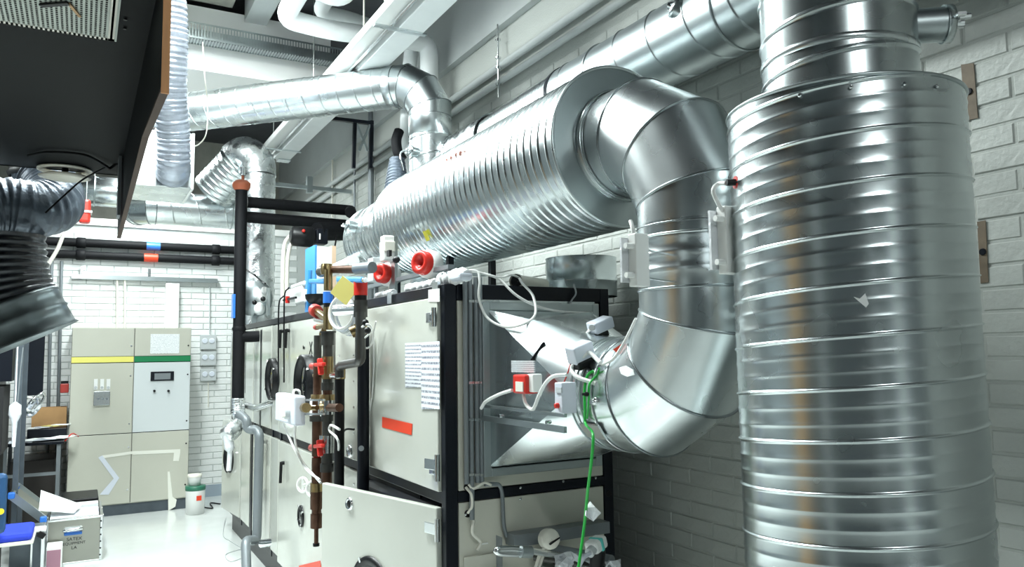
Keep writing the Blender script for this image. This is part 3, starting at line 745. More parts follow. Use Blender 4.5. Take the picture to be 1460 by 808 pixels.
# folded fabric sleeve on the roof edge
t = thing('cable_sleeve', 'frayed cream cable sleeve with open dark end on top of unit', 'sleeve', U(740, 408, Y=3.1))
p0 = U(735, 398, Y=3.02); p1 = U(775, 393, Y=3.2)
P0_ = V(p0.x, p0.y, 2.0); P1_ = V(p1.x, p1.y, 2.005)
MB().lathe(P0_, P1_-P0_, [(.033, 0), (.034, .01), (.03, .05), (.03, (P1_-P0_).length)], 20, cap1=True).build('sleeve', IVO, t)
MB().lathe(P0_+(P1_-P0_).normalized()*.004, P1_-P0_, [(.026, 0), (.02, .02), (.001, .021)], 20).build('opening', DARK, t)
# round stub duct on the roof
t = thing('roof_stub_duct', 'short wide galvanised duct stub capped on top of the unit', 'duct', (1.98, 3.35, 1.97))
c = U(829, 400, Y=3.35); rr = .185
MB().lathe((c.x, 3.35, TZ-.01), (0, 0, 1), [(rr, 0), (rr, .075), (rr+.004, .08), (rr, .085), (rr, .20), (rr+.003, .203)], 56).build('casing', G, t)
MB().lathe((c.x, 3.35, TZ+.19), (0, 0, 1), [(rr, 0), (.001, .002)], 56).build('lid', GD, t)

# --- instruments on the transition
def boxy(name, p, size, m, lab, cat, R=None, par=None, bevel=.006):
    o = MB().cbox(p, size, R).build(name, m, par, bevel=bevel)
    if lab: o['label'] = lab; o['category'] = cat
    return o
t = thing('instrument_rail', 'galvanised double rail crossing in front of the square transition', 'rail', F(745, 598, .1))
YR = 2.72; XR = 1.475
for v0, v1, h in ((578, 580, .012), (595, 603, .022)):
    a = U(686, v0, X=XR); b = U(806, v1, X=XR)
    MB().bar((XR, 2.93, a.z), (XR, b.y, a.z), .012, h).build('rail', GD, t)
zr = U(745, 596, X=XR).z
for u in (718, 785):
    q = U(u, 590, X=XR); MB().cyl(V(XR-.02, q.y, zr), V(XR, q.y, zr), .007, n=8).build('bolt', CHROME, t)
t = thing('red_smoke_switch', 'red and clear switch box with white label on the rail', 'switch', U(745, 562, X=XR-.03))
def xbox(u0, v0, u1, v1, d0, d1):
    """box standing off the rail plane: corners taken on its outer face"""
    a, b = U(u0, v1, X=XR-d1), U(u1, v0, X=XR-d1); m = (U((u0+u1)/2, v1, X=XR-d1).z, U((u0+u1)/2, v0, X=XR-d1).z)
    return (XR-d0, a.y, m[0]), (XR-d1, b.y, m[1])
MB().box(*xbox(731, 534, 749, 561, .0, .055)).build('red_housing', RED, t, bevel=.006)
MB().box(*xbox(751, 533, 760, 559, .0, .04)).build('clear_cover', WHT, t, bevel=.005)
MB().box(*xbox(735, 544, 745, 558, .055, .059)).build('label_plate', IVO, t)
MB().box(*xbox(729, 514, 761, 531, .0, .006)).build('notice_plate', PRINTG, label='small printed grey plate above the red switch box', cat='sign')
t = thing('grey_control_box', 'small grey pressure switch box with red knob beside the duct collar', 'controller', U(806, 588, X=XR))
bb = xbox(791, 545, 801, 589, .0, .06); MB().box(*bb).build('housing', LGRY, t, bevel=.004)
MB().box(*xbox(792, 552, 800, 560, .06, .064)).build('label_strip', PRINTG, t)
q = U(796, 578, X=XR-.06); MB().lathe(q, (-1, 0, 0), [(.009, 0), (.009, .012), (.006, .014)], 12, cap1=True).build('knob', RED, t)
XC = XR-.035
cable('white_cable', [U(730, 556, X=XC), U(712, 562, X=XC), U(693, 572, X=XC), U(686, 582, X=XC)], .007, WHT, label='white cable from red switch box to the rail end', cat='cable')
cable('white_cable', [U(746, 562, X=XC), U(750, 576, X=XC), U(760, 583, X=XC), U(768, 565, X=XC), U(778, 546, X=XC), U(790, 536, X=XC), U(808, 534, X=XC+.02)], .007, WHT, label='white cable arching from red switch box to the collar', cat='cable')
bpy.context.view_layer.update()
cable('white_hose', [S(845, 546, .02), S(834, 541, .03), S(830, 530, .04), S(836, 518, .04), S(848, 510, .03), S(862, 521, .02)], .008, WHT, label='white hose curling over the duct collar', cat='hose')
cable('white_cable', [S(862, 522, .012), S(878, 514, .012), S(890, 498, .012), S(900, 480, .012), S(912, 455, .012)], .005, WHT, label='thin white cable climbing along the inside of the lower elbow', cat='cable')
cable('green_wire', [S(850, 530, .012), S(842, 536, .012), S(838, 552, .012), S(838, 578, .012), S(841, 600, .02), U(845, 618, Y=2.1), U(844, 650, Y=2.1), U(838, 700, Y=2.15), U(833, 750, Y=2.2), U(826, 800, Y=2.2), U(822, 830, Y=2.2)], .005, CABLEG, label='green earth wire hanging from the duct collar', cat='wire')
cable('green_wire', [S(858, 527, .012), S(848, 534, .012), S(843, 545, .012), S(842, 570, .012), S(841, 594, .012)], .004, CABLEG, label='short green wire lying against the duct collar', cat='wire')
t = thing('wire_tag', 'white crumpled tag tied on the hanging green wire', 'tag', U(845, 740, Y=2.17))
b = MB(); pts = [U(836, 724, Y=2.18), U(842, 715, Y=2.17), U(848, 722, Y=2.15), U(857, 731, Y=2.16), U(846, 743, Y=2.19), U(835, 735, Y=2.16)]; b.prism(pts, (0, .004, 0)); b.build('tag', PLAST, t)
cable('red_wire', [U(813, 520, Y=2.3), U(810, 530, Y=2.32), U(804, 545, Y=2.36)], .003, RED, label='thin red wire below the grey sensor box', cat='wire')
st = MB().prism([S(u, v, .0015) for u, v in ((883, 524), (893, 521), (903, 527), (905, 534), (895, 537), (886, 533))], (0, -.001, 0)).build('white_sticker', PAPER, label='torn white sticker on the side of lower elbow', cat='sticker')
for k, (u, v, r, m) in enumerate(((849, 572, .014, CHROME), (838, 562, .008, BLACKP))):
    q = S(u, v, -.002); n = (q-V(AX, q.y, PZ)).normalized(); MB().lathe(q, n, [(r, 0), (r, .012), (r*.6, .016), (r*.6, .022)], 10, cap1=True).build('probe_plug', m, label=('bright hexagon probe plug on the duct collar', 'small black probe plug at end of white hose')[k], cat='plug')
# two actuators
Rt = Matrix.Rotation(math.radians(-20), 3, 'Y') @ Matrix.Rotation(math.radians(8), 3, 'X')
t = thing('duct_sensor', 'pale grey sensor box with black base on the duct collar', 'sensor', U(828, 520, Y=2.3))
q = U(827, 502, Y=2.28); boxy('cover', q, (.086, .06, .064), LGRY, None, None, Rt, t); boxy('base', q+V(.014, .0, -.035), (.085, .06, .03), BLACKP, None, None, Rt, t)
t = thing('duct_actuator', 'grey actuator box on a bracket above the transition', 'actuator', U(853, 485, Y=2.42))
q = U(856, 463, Y=2.42); boxy('cover', q, (.09, .06, .045), LGRY, None, None, Rt, t); boxy('mounting', q+V(-.01, .0, -.04), (.07, .05, .025), BLACKP, None, None, Rt, t)
MB().cyl(q+V(-.04, -.01, -.01), q+V(-.055, -.02, -.012), .012, n=10).build('cable_gland', GRYP, t)
MB().bar(q+V(-.05, 0, -.058), q+V(.04, 0, -.052), .05, .006).build('foot_plate', BLK, t)
cable('white_cable', [q+V(-.05, -.015, -.012), U(836, 476, Y=2.45), U(830, 486, Y=2.42)], .006, WHT, label='short white cable between the two collar sensors', cat='cable')
t = thing('terminal_cover', 'small brass terminal with dark cover on the duct collar', 'terminal', U(854, 533, Y=2.3))
boxy('block', U(853, 531, Y=2.31), (.03, .02, .03), BRASS, None, None, Rt, t); boxy('cap', U(859, 525, Y=2.30), (.015, .015, .035), BLACKP, None, None, Rt, t)
sheet_ = MB().prism([U(874, 498, Y=2.12), U(889, 488, Y=2.08), U(892, 492, Y=2.08), U(880, 504, Y=2.11)], (.002, .002, 0)).build('red_sticker', ORNG, label='small red sticker on the inside curve of lower elbow', cat='sticker')

# --- two white gauge boxes on the vertical connector
def gauge(u0, v0, u1, v1, X, Y, lab, hose):
    a, b = U(u0, v1, Y=Y), U(u1, v0, Y=Y); t = thing('white_gauge_box', lab, 'gauge', a)
    b = V(b.x, Y, b.z)
    MB().box(V(a.x, Y-.012, a.z), V(b.x, Y+.022, b.z)).build('cover', WHT, t, bevel=.003)
    MB().box(V(a.x-.022, Y+.022, a.z+.012), V(b.x-.004, Y+.03, b.z-.01)).build('back_plate', PLAST, t)
    for z in (a.z+.03, b.z-.035):
        MB().cyl((a.x-.026, Y+.0, z), (a.x+.002, Y+.0, z), .008, n=10).build('screw_lug', WHT, t)
        MB().bar((a.x+.015, Y+.02, z), V(AX, VY, z)+(V(a.x+.015, Y+.02, z)-V(AX, VY, z)).normalized()*.2, .012, .004).build('standoff', CHROME, t)
    cable('tube', hose, .006, WHT, t)
gauge(904, 334, 921, 408, 0, 1.66, 'smaller white gauge box on left side of vertical duct connector',
      [U(905, 342, Y=1.66), U(902, 325, Y=1.67), U(899, 315, Y=1.69)])
gauge(1033, 296, 1053, 390, 0, 1.50, 'larger white gauge box between vertical connector and big silencer',
      [U(1034, 305, Y=1.5), U(1024, 290, Y=1.5), U(1017, 272, Y=1.5), U(1024, 262, Y=1.5), U(1035, 261, Y=1.47)])
t = thing('red_nipple', 'small red hose nipple stuck into left edge of big silencer', 'nipple', U(1039, 258, Y=1.42))
q = U(1036, 260, Y=1.46); MB().cyl(q, q+V(.04, -.02, 0), .009, n=10).build('stem', BLACKP, t); MB().lathe(q+V(.02, -.01, 0), (1, -.4, 0), [(.017, 0), (.017, .006)], 12, cap0=True, cap1=True).build('flange', RED, t)
# ================================================================ ceiling services
# long white luminaire trunking along the right
t = thing('white_trunking', 'long white twin trunking hanging diagonally below the ceiling right of centre', 'trunking', (1.68, 6, 3.72))
xa, xb = 1.53, 1.83
MB().box((xa, 3.3, 3.74), (xa+.13, 8.05, 3.80)).build('channel', WHT, t, bevel=.01)
MB().box((xa+.135, 3.3, 3.70), (xb, 8.0, 3.86)).build('box_duct', WHP, t, bevel=.006)
MB().cyl((xa+.10, 3.3, 3.725), (xa+.10, 7.9, 3.725), .012, n=8).build('conduit', CHROME, t)
for y in (4.4, 6.1, 7.6): 
    MB().box((xa-.02, y-.02, 3.69), (xb+.02, y+.02, 3.70)).build('hanger_strap', GB, t)
    MB().cyl((xa+.05, y, 3.8), (xa+.05, y, ZC), .005, n=6).build('hanger_rod', CHROME, t)
MB().box((xb-.12, 7.95, 3.69), (xb+.005, 8.08, 3.87)).build('end_joint', G, t)
# perforated cable tray across the beam
t = thing('cable_tray', 'perforated galvanised cable tray crossing in front of white beam', 'tray', (1.1, 6.5, 4.19))
ty0, ty1, tz0, tz1, tx0, tx1 = 6.38, 6.52, 4.2, 4.33, .35, 2.0
b = MB(); b.box((tx0, ty0, tz1-.014), (tx1, ty0+.003, tz1)); b.build('upper_lip', GD, t)
b = MB(); b.box((tx0, ty0, tz0), (tx1, ty0+.003, tz0+.014)); b.build('lower_lip', GD, t)
MB().box((tx0, ty1, tz0), (tx1, ty1+.003, tz1)).build('rear_side', GD, t)
b = MB(); x = tx0
while x < tx1: b.box((x, ty0, tz0+.014), (x+.008, ty0+.003, tz1-.014)); b.box((x, ty0, tz0), (x+.008, ty1, tz0+.003)); x += .0225
b.build('slats', GD, t, kind='stuff')
MB().box((tx0, ty0+.03, tz0+.004), (tx1, ty1-.02, tz0+.02)).build('cable_bundle', GPIPE, t)
# white insulated pipes, upper centre
def W(u, v, Y=6.0): return U(u, v, Y=Y)
def pipe_run(name, pts, r, m, lab, bend=.12, n=16, cat='pipe'):
    P = [Vector(p) for p in pts]; path = [P[0]]
    for i in range(1, len(P)-1):
        a = (P[i-1]-P[i]).normalized(); b = (P[i+1]-P[i]).normalized()
        bb = min(bend, (P[i-1]-P[i]).length*.45, (P[i+1]-P[i]).length*.45)
        for k in range(7):
            s = k/6; path.append((P[i]+a*bb)*(1-s)**2+P[i]*2*s*(1-s)+(P[i]+b*bb)*s**2)
    path.append(P[-1]); return MB().tube(path, r, n).build(name, m, label=lab, cat=cat)
pipe_run('insulated_pipe', [U(455, -60, Y=5.1), U(404, 26, Y=5.45), U(470, 43, Y=5.5), U(612, 62, Y=5.5), U(612, 110, Y=5.5), U(606, 330, Y=5.5)], .072, WHP, 'outer white insulated pipe looping below the ceiling', .1)
pipe_run('insulated_pipe', [U(500, -45, Y=5.3), U(452, 17, Y=5.6), U(500, 27, Y=5.68), U(588, 62, Y=5.68), U(582, 110, Y=5.68), U(578, 330, Y=5.68)], .058, WHP, 'inner white insulated pipe looping below the ceiling', .1)
pipe_run('insulated_pipe', [U(425, -26, Y=5.2), U(488, -2, Y=5.2), U(510, -40, Y=5.0)], .075, WHP, 'short white insulated pipe bend at the top edge', .1)
MB().cyl(U(519, -40, Y=5.0), U(519, 48, Y=5.0), .006, n=6).build('hanger_rod', IVO, label='thin vertical rod hanging in front of white insulated pipes', cat='rod')
MB().cyl(U(517, 45, Y=5.0), U(517, 46, Y=5.0)+V(0, 0, -.005), .012, n=6)
# dark bracket below the bright elbow
t = thing('steel_wall_frame', 'dark steel angle frame below bright diagonal duct', 'bracket', U(515, 230, Y=6.6))
for u in (506, 530): MB().bar(U(u, 172, Y=6.6), U(u-2, 240, Y=6.6), .03, .03).build('upright', BLK, t)
MB().bar(U(465, 168, Y=6.6), U(532, 176, Y=6.6), .04, .03).build('rail', BLK, t)
MB().bar(U(508, 176, Y=6.6), U(524, 215, Y=6.6), .02, .02).build('brace', GD, t); MB().bar(U(528, 176, Y=6.6), U(512, 215, Y=6.6), .02, .02).build('brace', GD, t)
# painted pipes on the right wall
for z, r, lab in ((3.69, .028, 'upper painted pipe running along the right wall'), (3.58, .024, 'lower painted pipe running along the right wall')):
    MB().cyl((XW-.03, .6, z), (XW-.03, 10.0, z), r, n=10).build('wall_pipe', CONC, label=lab, cat='pipe')
t = thing('pipe_bracket', 'slim threaded pipe bracket on wall behind the wall spiral duct', 'bracket', (XW-.03, 4.6, 3.4))
MB().cyl((XW-.06, 4.62, 3.45), (XW-.06, 4.62, 3.98), .008, n=8).build('rod', CHROME, t)
for z in (3.54, 3.66, 3.73, 3.86): MB().cyl((XW-.06, 4.62, z), (XW-.06, 4.62, z+.014), .02, n=6).build('nut', CHROME, t)
MB().cyl(U(529, 160, X=XW-.06), V(XW-.06, U(529, 160, X=XW-.06).y, 1.4), .03, n=10).build('dark_riser', GPIPE, label='dark vertical pipe on the wall left of the tapered hose', cat='pipe')
MB().cyl(U(506, 160, X=XW-.03), V(XW-.03, U(506, 160, X=XW-.03).y, 3.0), .012, n=8).build('thin_riser', GPIPE, label='thin vertical conduit on the far right wall', cat='conduit')
MB().cyl(U(474, 215, X=XW-.03), U(474, 310, X=XW-.03), .012, n=8).build('thin_riser', IVO, label='thin pale conduit on the far right wall above black pipes', cat='conduit')
a = U(385, 262, Y=8.2); b = U(440, 268, Y=8.2); t = thing('pipe_support', 'steel support arm on wall beyond the insulated black pipes', 'bracket', b)
MB().bar(a, V(XW, b.y, b.z), .04, .04).build('arm', GD, t); MB().bar(U(441, 252, Y=8.2), U(441, 275, Y=8.2), .06, .06).build('plate', GD, t)

# ================================================================ black insulated heating pipes
YP = 6.9
A = [U(353, 287, Y=YP), U(498, 298, Y=YP), U(504, 302, Y=YP-.25)]
pipe_run('black_pipe', [U(352, 288, Y=YP), U(500, 300, Y=YP), U(500, 303, Y=YP-.4)], .05, RUB, 'upper black foam-wrapped pipe reaching to the right wall', .08)
pipe_run('black_pipe', [U(349, 309, Y=YP), U(499, 321, Y=YP), U(499, 324, Y=YP-.35)], .05, RUB, 'lower black foam-wrapped pipe reaching to the right wall', .08)
vt, vb = U(346, 270, Y=YP-.1), U(335, 571, Y=YP-.1)
vx = vt.x-.01
t = thing('black_riser_pipe', 'tall black foam-wrapped vertical pipe with terracotta cap', 'pipe', (vx, YP-.1, vb.z))
MB().cyl((vx, YP-.1, vb.z), (vx, YP-.1, vt.z), .05, n=20).build('riser', RUB, t)
MB().lathe((vx, YP-.1, vt.z), (0, 0, 1), [(.055, -.01), (.075, .02), (.078, .05), (.05, .075), (.01, .08)], 20).build('cap', TERR, t)
MB().cyl((vx+.01, YP-.1, vt.z+.08), (vx+.01, YP-.1, vt.z+.12), .012, n=8).build('vent_stem', TERR, t); MB().lathe((vx+.01, YP-.1, vt.z+.12), (0, 0, 1), [(.02, 0), (.025, .06), (.03, .07)], 10, cap1=True).build('vent_nipple', CHROME, t)
zz = U(350, 479, Y=YP-.1).z; MB().tube(bez([(vx, YP-.1, zz), (vx+.08, YP-.1, zz-.005), (vx+.17, YP-.1, zz)], 5), .047, 16).build('branch', RUB, t)
MB().lathe((vx, YP-.1, zz+.04), (0, 0, 1), [(.05, 0), (.057, .02), (.05, .04)], 20).build('joint', RUB, t)
MB().box((vx-.058, YP-.14, 2.0), (vx-.04, YP-.06, 2.2)).build('blue_mark', BLUE, t)
flex('foil_wrap', [(vx, YP-.1, vb.z+.02), (vx, YP-.1, vb.z-.1)], .056, .02, FOIL, '', n=18, amp=.03, parent=t, wrinkle=.05)
MB().cyl((vx+.17, YP-.1, zz), (FX, YP-.1, zz), .03, n=14).build('brass_branch', CHROME, t)
# valve group in silver tape below the riser
t = thing('taped_pipe_elbow', 'silver taped pipe elbow at the foot of the black riser', 'pipe', (vx, YP-.1, vb.z-.3))
MB().tube(bez([(vx, YP-.1, vb.z-.09), (vx+.02, YP-.12, vb.z-.16), (vx-.04, YP-.2, vb.z-.22), (vx-.12, YP-.26, vb.z-.28)], 6), [.055]*6+[.06]*6+[.07]*6+[.05], 14).build('elbow', FOIL, t)
MB().tube(bez([(vx-.1, YP-.24, vb.z-.26), (vx-.08, YP-.24, vb.z-.4), (vx-.085, YP-.24, vb.z-.55)], 6), [.04]*6+[.02]*7, 8).build('hanging_tape', PLAST, t)
# grey pipes in front of the far section
pipe_run('grey_pipe', [U(340, 590, Y=6.6), U(352, 598, Y=6.5), U(352, 612, Y=6.5), U(366, 612, Y=6.45), U(370, 620, Y=6.4), U(366, 770, Y=6.4), U(350, 770, Y=6.25), U(352, 830, Y=6.1)], .036, GPIPE, 'grey painted pipe dropping beside the far doors', .05, 12)
pipe_run('grey_pipe', [U(350, 578, Y=6.9), U(366, 582, Y=6.7), U(388, 574, Y=6.3), U(410, 574, Y=6.0)], .03, CHROME, 'bright pipe stub crossing above the grey painted pipe', .05, 12)
MB().tube(bez([U(372, 775, Y=6.3), U(392, 772, Y=6.2), U(402, 772, Y=6.1)], 4), .03, 12).build('drain_stub', CHROME, label='bright drain pipe stub low on the far section', cat='pipe')

# ================================================================ silver insulated riser and ribbed silencer at the back
IX, IY, IR = 1.47, 7.75, .165
t = thing('foil_riser', 'thick foil wrapped vertical duct behind the far end of unit', 'duct', (IX, IY, TZ))
flex('riser', [(IX, IY, TZ), (IX, IY, 2.7), (IX, IY, 3.45)], IR, .22, FOIL, '', n=32, amp=.01, parent=t, wrinkle=.015)
MB().tube(bez([(IX, IY, 3.44), (IX-.01, IY+.02, 3.58), (IX-.1, IY+.09, 3.68), (IX-.2, IY+.2, 3.64)], 8), IR+.005, 28).build('bend', FOIL, t)
d = V(-.5, .55, -.62).normalized(); p = V(IX-.14, IY+.15, 3.60)
t = thing('rear_silencer', 'ribbed galvanised silencer slanting down behind the foil wrapped riser', 'duct', p)
MB().lathe(p, d, [(.15, 0), (.215, .01), (.22, .03)], 48).build('flange', G, t)
spiral(p+d*.03, p+d*.42, .21, .06, .006, 64, False, seamw=.15).build('casing', GB, t)
MB().lathe(p+d*.42, d, [(.21, 0), (.1, .04)], 40).build('end_plate', GD, t)
# horizontal duct across the back
q0, q1 = U(222, 298, Y=8.3), U(335, 302, Y=8.3); q0.z = q1.z = (q0.z+q1.z)/2
t = thing('cross_duct', 'bright horizontal duct across the back with bend at left', 'duct', q0-V(0, 0, .17))
spiral(q0, V(q1.x+.1, 8.3, q0.z), .165, .25, .003, 56, False, seamw=.02).build('casing', GB, t)
MB().torus(V(q1.x-.04, 8.3, q0.z), (1, 0, 0), .167, .006, 48).build('joint_ring', GD, t)
elbow(t, q0, (-1, 0, 0), (-.35, .9, 0), .17, .168, G, total=68, cuts=(17, 51), seam=.005, n=40)
q0, q1 = U(102, 270, Y=8.8), U(182, 276, Y=8.8); q0.z = q1.z = (q0.z+q1.z)/2
MB().lathe(V(q0.x-.1, 8.8, q0.z), (1, 0, 0), [(.001, 0), (.15, .001), (.15, .95), (.001, .951)], 40).build('rear_duct', G, label='bright duct piece behind the downlight of black hood', cat='duct')
t = thing('ceiling_hanger', 'thin rod hanger carrying the duct piece behind black hood', 'hanger', (q0.x+.2, 8.8, q0.z+.15)); MB().cyl((q0.x+.2, 8.8, q0.z+.14), (q0.x+.2, 8.8, ZC), .006, n=6).build('rod', GD, t); MB().torus((q0.x+.2, 8.8, q0.z), (1, 0, 0), .155, .006, 32).build('hoop', GD, t)
# plenum box with grey hose
t = thing('plenum_box', 'white sheet metal plenum box hanging at the aisle', 'box', (.44, 5.6, 2.8))
Rz = Matrix.Rotation(math.radians(0), 3, 'Z')
a, b = U(193, 262, Y=5.45), U(276, 200, Y=5.45)
MB().box((a.x, 5.45, a.z), (b.x, 6.02, b.z+.04)).build('casing', GB, t, bevel=.004)
MB().box((b.x-.01, 5.44, a.z-.005), (b.x+.006, 6.03, b.z+.045)).build('edge_strip', WHT, t)
MB().box((a.x, 5.44, a.z-.005), (a.x+.12, 5.45, b.z+.02)).build('damper_plate', WHT, t)
for x in (a.x+.03, b.x-.03): MB().cyl((x, 5.95, b.z), (x, 5.95, 4.6), .005, n=6).build('hanger_rod', GD, t)
flex('grey_flexible_hose', [U(238, -60, Y=4.9), U(243, 60, Y=5.0), U(242, 130, Y=5.1), U(247, 190, Y=5.22), U(247, 235, Y=5.30), U(246, 246, Y=5.42)], .1, .032, FLEXG, 'wrinkled grey flexible hose dropping into the white plenum box', 'hose', amp=.03, wrinkle=.035)
cable('thin_cable', [U(289, 60, Y=5), U(292, 110, Y=5), U(296, 150, Y=5.1), U(294, 190, Y=5.1), U(283, 206, Y=5.2), U(270, 210, Y=5.3)], .004, IVO, label='thin pale cable hanging beside the grey flexible hose', cat='cable')

# ================================================================ black hood at upper left
HX, HZ = .13, 2.45
t = thing('black_hood', 'big black board hood hanging at the upper left with bare plywood edge', 'hood', (-.6, 2.6, HZ))
MB().box((-1.6, 1.1, HZ), (HX-.013, 3.62, HZ+.02)).build('underside_board', HOOD, t)
bd = [(HX, 1.57, 2.9), (HX, 1.57, 2.19), (HX, 2.1, 2.235), (HX, 3.64, 2.19), (HX, 3.68, 2.9)]
MB().prism(bd, (-.013, 0, 0)).build('side_board', HOOD, t)
MB().box((HX-.0135, 1.566, 2.18), (HX+.0005, 1.5705, 2.9)).build('raw_edge', PLY, t)
b = MB(); b.prism([(HX+.001, 1.57, 2.185), (HX+.001, 2.1, 2.23), (HX+.001, 3.64, 2.185), (HX+.001, 3.64, 2.192), (HX+.001, 2.1, 2.237), (HX+.001, 1.57, 2.192)], (-.015, 0, 0)); b.build('raw_lower_edge', nmat('dark_raw_board', (.06, .03, .018), .7), t)
MB().box((-1.6, 3.60, HZ), (HX-.018, 3.62, 3.1)).build('rear_board', HOOD, t)
MB().box((-1.6, 1.1, 3.08), (HX-.018, 3.62, 3.1)).build('top_board', HOOD, t)
MB().bar((HX-.03, 2.95, 2.5), (HX-.03, 2.95, 2.25), .004, .03); MB().box((HX-.028, 3.25, 2.22), (HX-.018, 3.34, 2.47)).build('steel_strap', GPIPE, t)
for u, v in ((179, 27), (178, 40)): 
    q = U(u, v, Z=HZ-.002); MB().lathe(q, (0, 0, -1), [(.004, 0), (.004, .003)], 8, cap1=True).build('screw', BLACKP, t)
# perforated lamp grille
t = thing('perforated_grille', 'pale perforated grille set into underside of the black hood', 'grille', U(90, 20, Z=HZ-.01))
gx0, gx1, gy0, gy1 = -.42, .046, 1.55, 2.03
z = HZ-.012
MB().box((gx0, gy0, z), (gx1, gy0+.012, HZ)).build('frame', IVO, t); MB().box((gx0, gy1-.014, z), (gx1, gy1, HZ)).build('frame', IVO, t)
MB().box((gx1-.014, gy0, z), (gx1, gy1, HZ)).build('frame', IVO, t)
b = MB(); x = gx0
while x < gx1: b.box((x, gy0, z), (x+.005, gy1, z+.001)); x += .0095
y = gy0
while y < gy1: b.box((gx0, y, z+.001), (gx1, y+.003, z+.002)); y += .0115
b.build('perforated_sheet', nmat('grille_paint', (.50, .54, .50), .5), t, kind='stuff')
MB().box((gx0, gy0, HZ-.003), (gx1, gy1, HZ-.001)).build('dark_backing', DARK, t)
MB().bar(U(58, 8, Z=z-.004), U(98, 5, Z=z-.004), .012, .004).build('bracket', BLACKP, t); MB().bar(U(98, 5, Z=z-.004), U(114, 24, Z=z-.004), .006, .003).build('spring', DARKWOOD, t)
q = U(93, 240, Z=HZ)
t = thing('round_vent', 'round white ceiling vent in underside of black hood', 'vent', q)
MB().lathe(q, (0, 0, -1), [(.075, 0), (.1, .004), (.1, .01), (.085, .014), (.075, .006)], 40).build('ring', IVO, t)
MB().lathe(q+V(0, 0, -.03), (0, 0, -1), [(.08, 0), (.095, .006), (.06, .016), (.001, .018)], 40, cap0=True).build('disc', IVO, t)
MB().cyl(q, q+V(0, 0, -.03), .012, n=8).build('stem', DARK, t)
cable('black_cable', [U(40, 222, Z=HZ-.01), U(70, 217, Z=HZ-.012), U(120, 221, Z=HZ-.012), U(150, 236, Z=HZ-.02), U(156, 240, Y=3.4), U(166, 234, Y=3.4), U(177, 233, Y=3.36)], .005, RUB, label='thin black cable stapled under the black hood', cat='cable')
cable('black_cable', [U(153, 237, Y=3.4), U(118, 256, Y=3.5), U(90, 280, Y=3.45), U(65, 303, Y=3.4)], .0035, RUB, label='thin dark cord hanging down from the black hood', cat='cable')
# black and slate hoses at the left
flex('large_black_hose', [U(-60, 305, Y=3.7), U(0, 294, Y=3.75), U(48, 298, Y=3.78), U(76, 290, Y=3.86), U(72, 266, Y=4.0), U(58, 248, Y=4.1)], .118, .03, FLEXD, 'thick wrinkled slate hose curling under the black hood', 'hose', amp=.025, wrinkle=.02, n=36)
MB().lathe(U(60, 240, Y=4.1), (0, 0, -1), [(.13, -.1), (.13, .02), (.138, .03), (.13, .05)], 36).build('hose_collar', BLACKP, label='black collar above the thick slate hose', cat='collar')
t = thing('lower_black_hose', 'ribbed black hose ending in grey metal mouth at left edge', 'hose', U(20, 480, Y=3.8))
pth = [U(-12, 338, Y=3.75), U(-11, 375, Y=3.75), U(-6, 410, Y=3.75), U(6, 446, Y=3.75)]
flex('hose', pth, (.19, .205), .032, FLEXB, '', amp=.022, n=40, parent=t)
p = U(3, 437, Y=3.75); d = (U(30, 490, Y=3.75)-p).normalized()
MB().lathe(p, d, [(.195, -.01), (.212, .0), (.217, .008), (.212, .016), (.212, .07), (.219, .08), (.212, .09), (.217, .155), (.227, .165), (.215, .165), (.2, .05)], 56).build('metal_mouth', nmat('dull_grey_metal', (.20, .23, .24), .3, .7, var=.2), t)
q = U(64, 462, Y=3.6); MB().cyl(U(35, 474, Y=3.6), U(83, 453, Y=3.62), .011, n=10).build('handle_grip', GPIPE, t); MB().cyl(U(-10, 492, Y=3.58), U(40, 472, Y=3.6), .006, n=8).build('handle_rod', CHROME, t)
t = thing('red_case', 'small red box hanging behind the slate hose', 'box', U(122, 300, Y=7))
a, b = U(112, 316, Y=7), U(130, 284, Y=7); MB().box((a.x, 7, a.z), (b.x, 7.12, b.z)).build('body', RED, t, bevel=.02); MB().box((a.x-.01, 6.99, a.z+.08), (b.x+.01, 7.13, a.z+.095)).build('band', WHT, t); MB().cyl((a.x+.05, 7.06, b.z-.01), (a.x+.05, 7.06, 4.02), .006, n=6).build('hanger_rod', GD, t)

# ================================================================ back wall
YW = YB-.06
for z, m2, um, lab in ((2.99, BLUE, 218, 'upper black pipe on back wall with blue mark'), (2.85, ORNG, 215, 'lower black pipe on back wall with red mark')):
    zz = z+.01; a = U(62, 340, Y=YW); b = U(332, 360, Y=YW)
    t = thing('black_wall_pipe', lab, 'pipe', (.6, YW, zz))
    MB().cyl((a.x-.2, YW, zz), (1.75, YW, zz), .048, n=16).build('pipe', RUB, t)
    for x in (a.x+.32, b.x-.25): MB().lathe((x, YW, zz), (1, 0, 0), [(.05, 0), (.062, .01), (.062, .09), (.05, .1)], 16).build('collar', RUB, t)
    q = U(um, 350, Y=YW); MB().lathe((q.x-.07, YW, zz), (1, 0, 0), [(.0495, 0), (.0495, .15)], 16).build('colour_mark', m2, t)
q0 = U(102, 394, Y=YB-.04); q1 = U(310, 402, Y=YB-.04)
t = thing('wall_channel', 'grey steel channel on back wall above the cabinets', 'channel', q0); MB().bar(q0, V(q1.x, q1.y, q0.z), .05, .05).build('channel', GD, t)
for x in (q0.x+.1, q0.x+.8): MB().bar((x, q0.y, q0.z), (x, q0.y, q0.z+.12), .03, .03).build('clamp', CHROME, t)
for u in (167, 178): MB().cyl(U(u, 398, Y=YB-.04), U(u, 468, Y=YB-.04), .013, n=8).build('wall_conduit', IVO, label='%s white conduit rising from the cabinets' % ('left' if u == 167 else 'right'), cat='conduit')
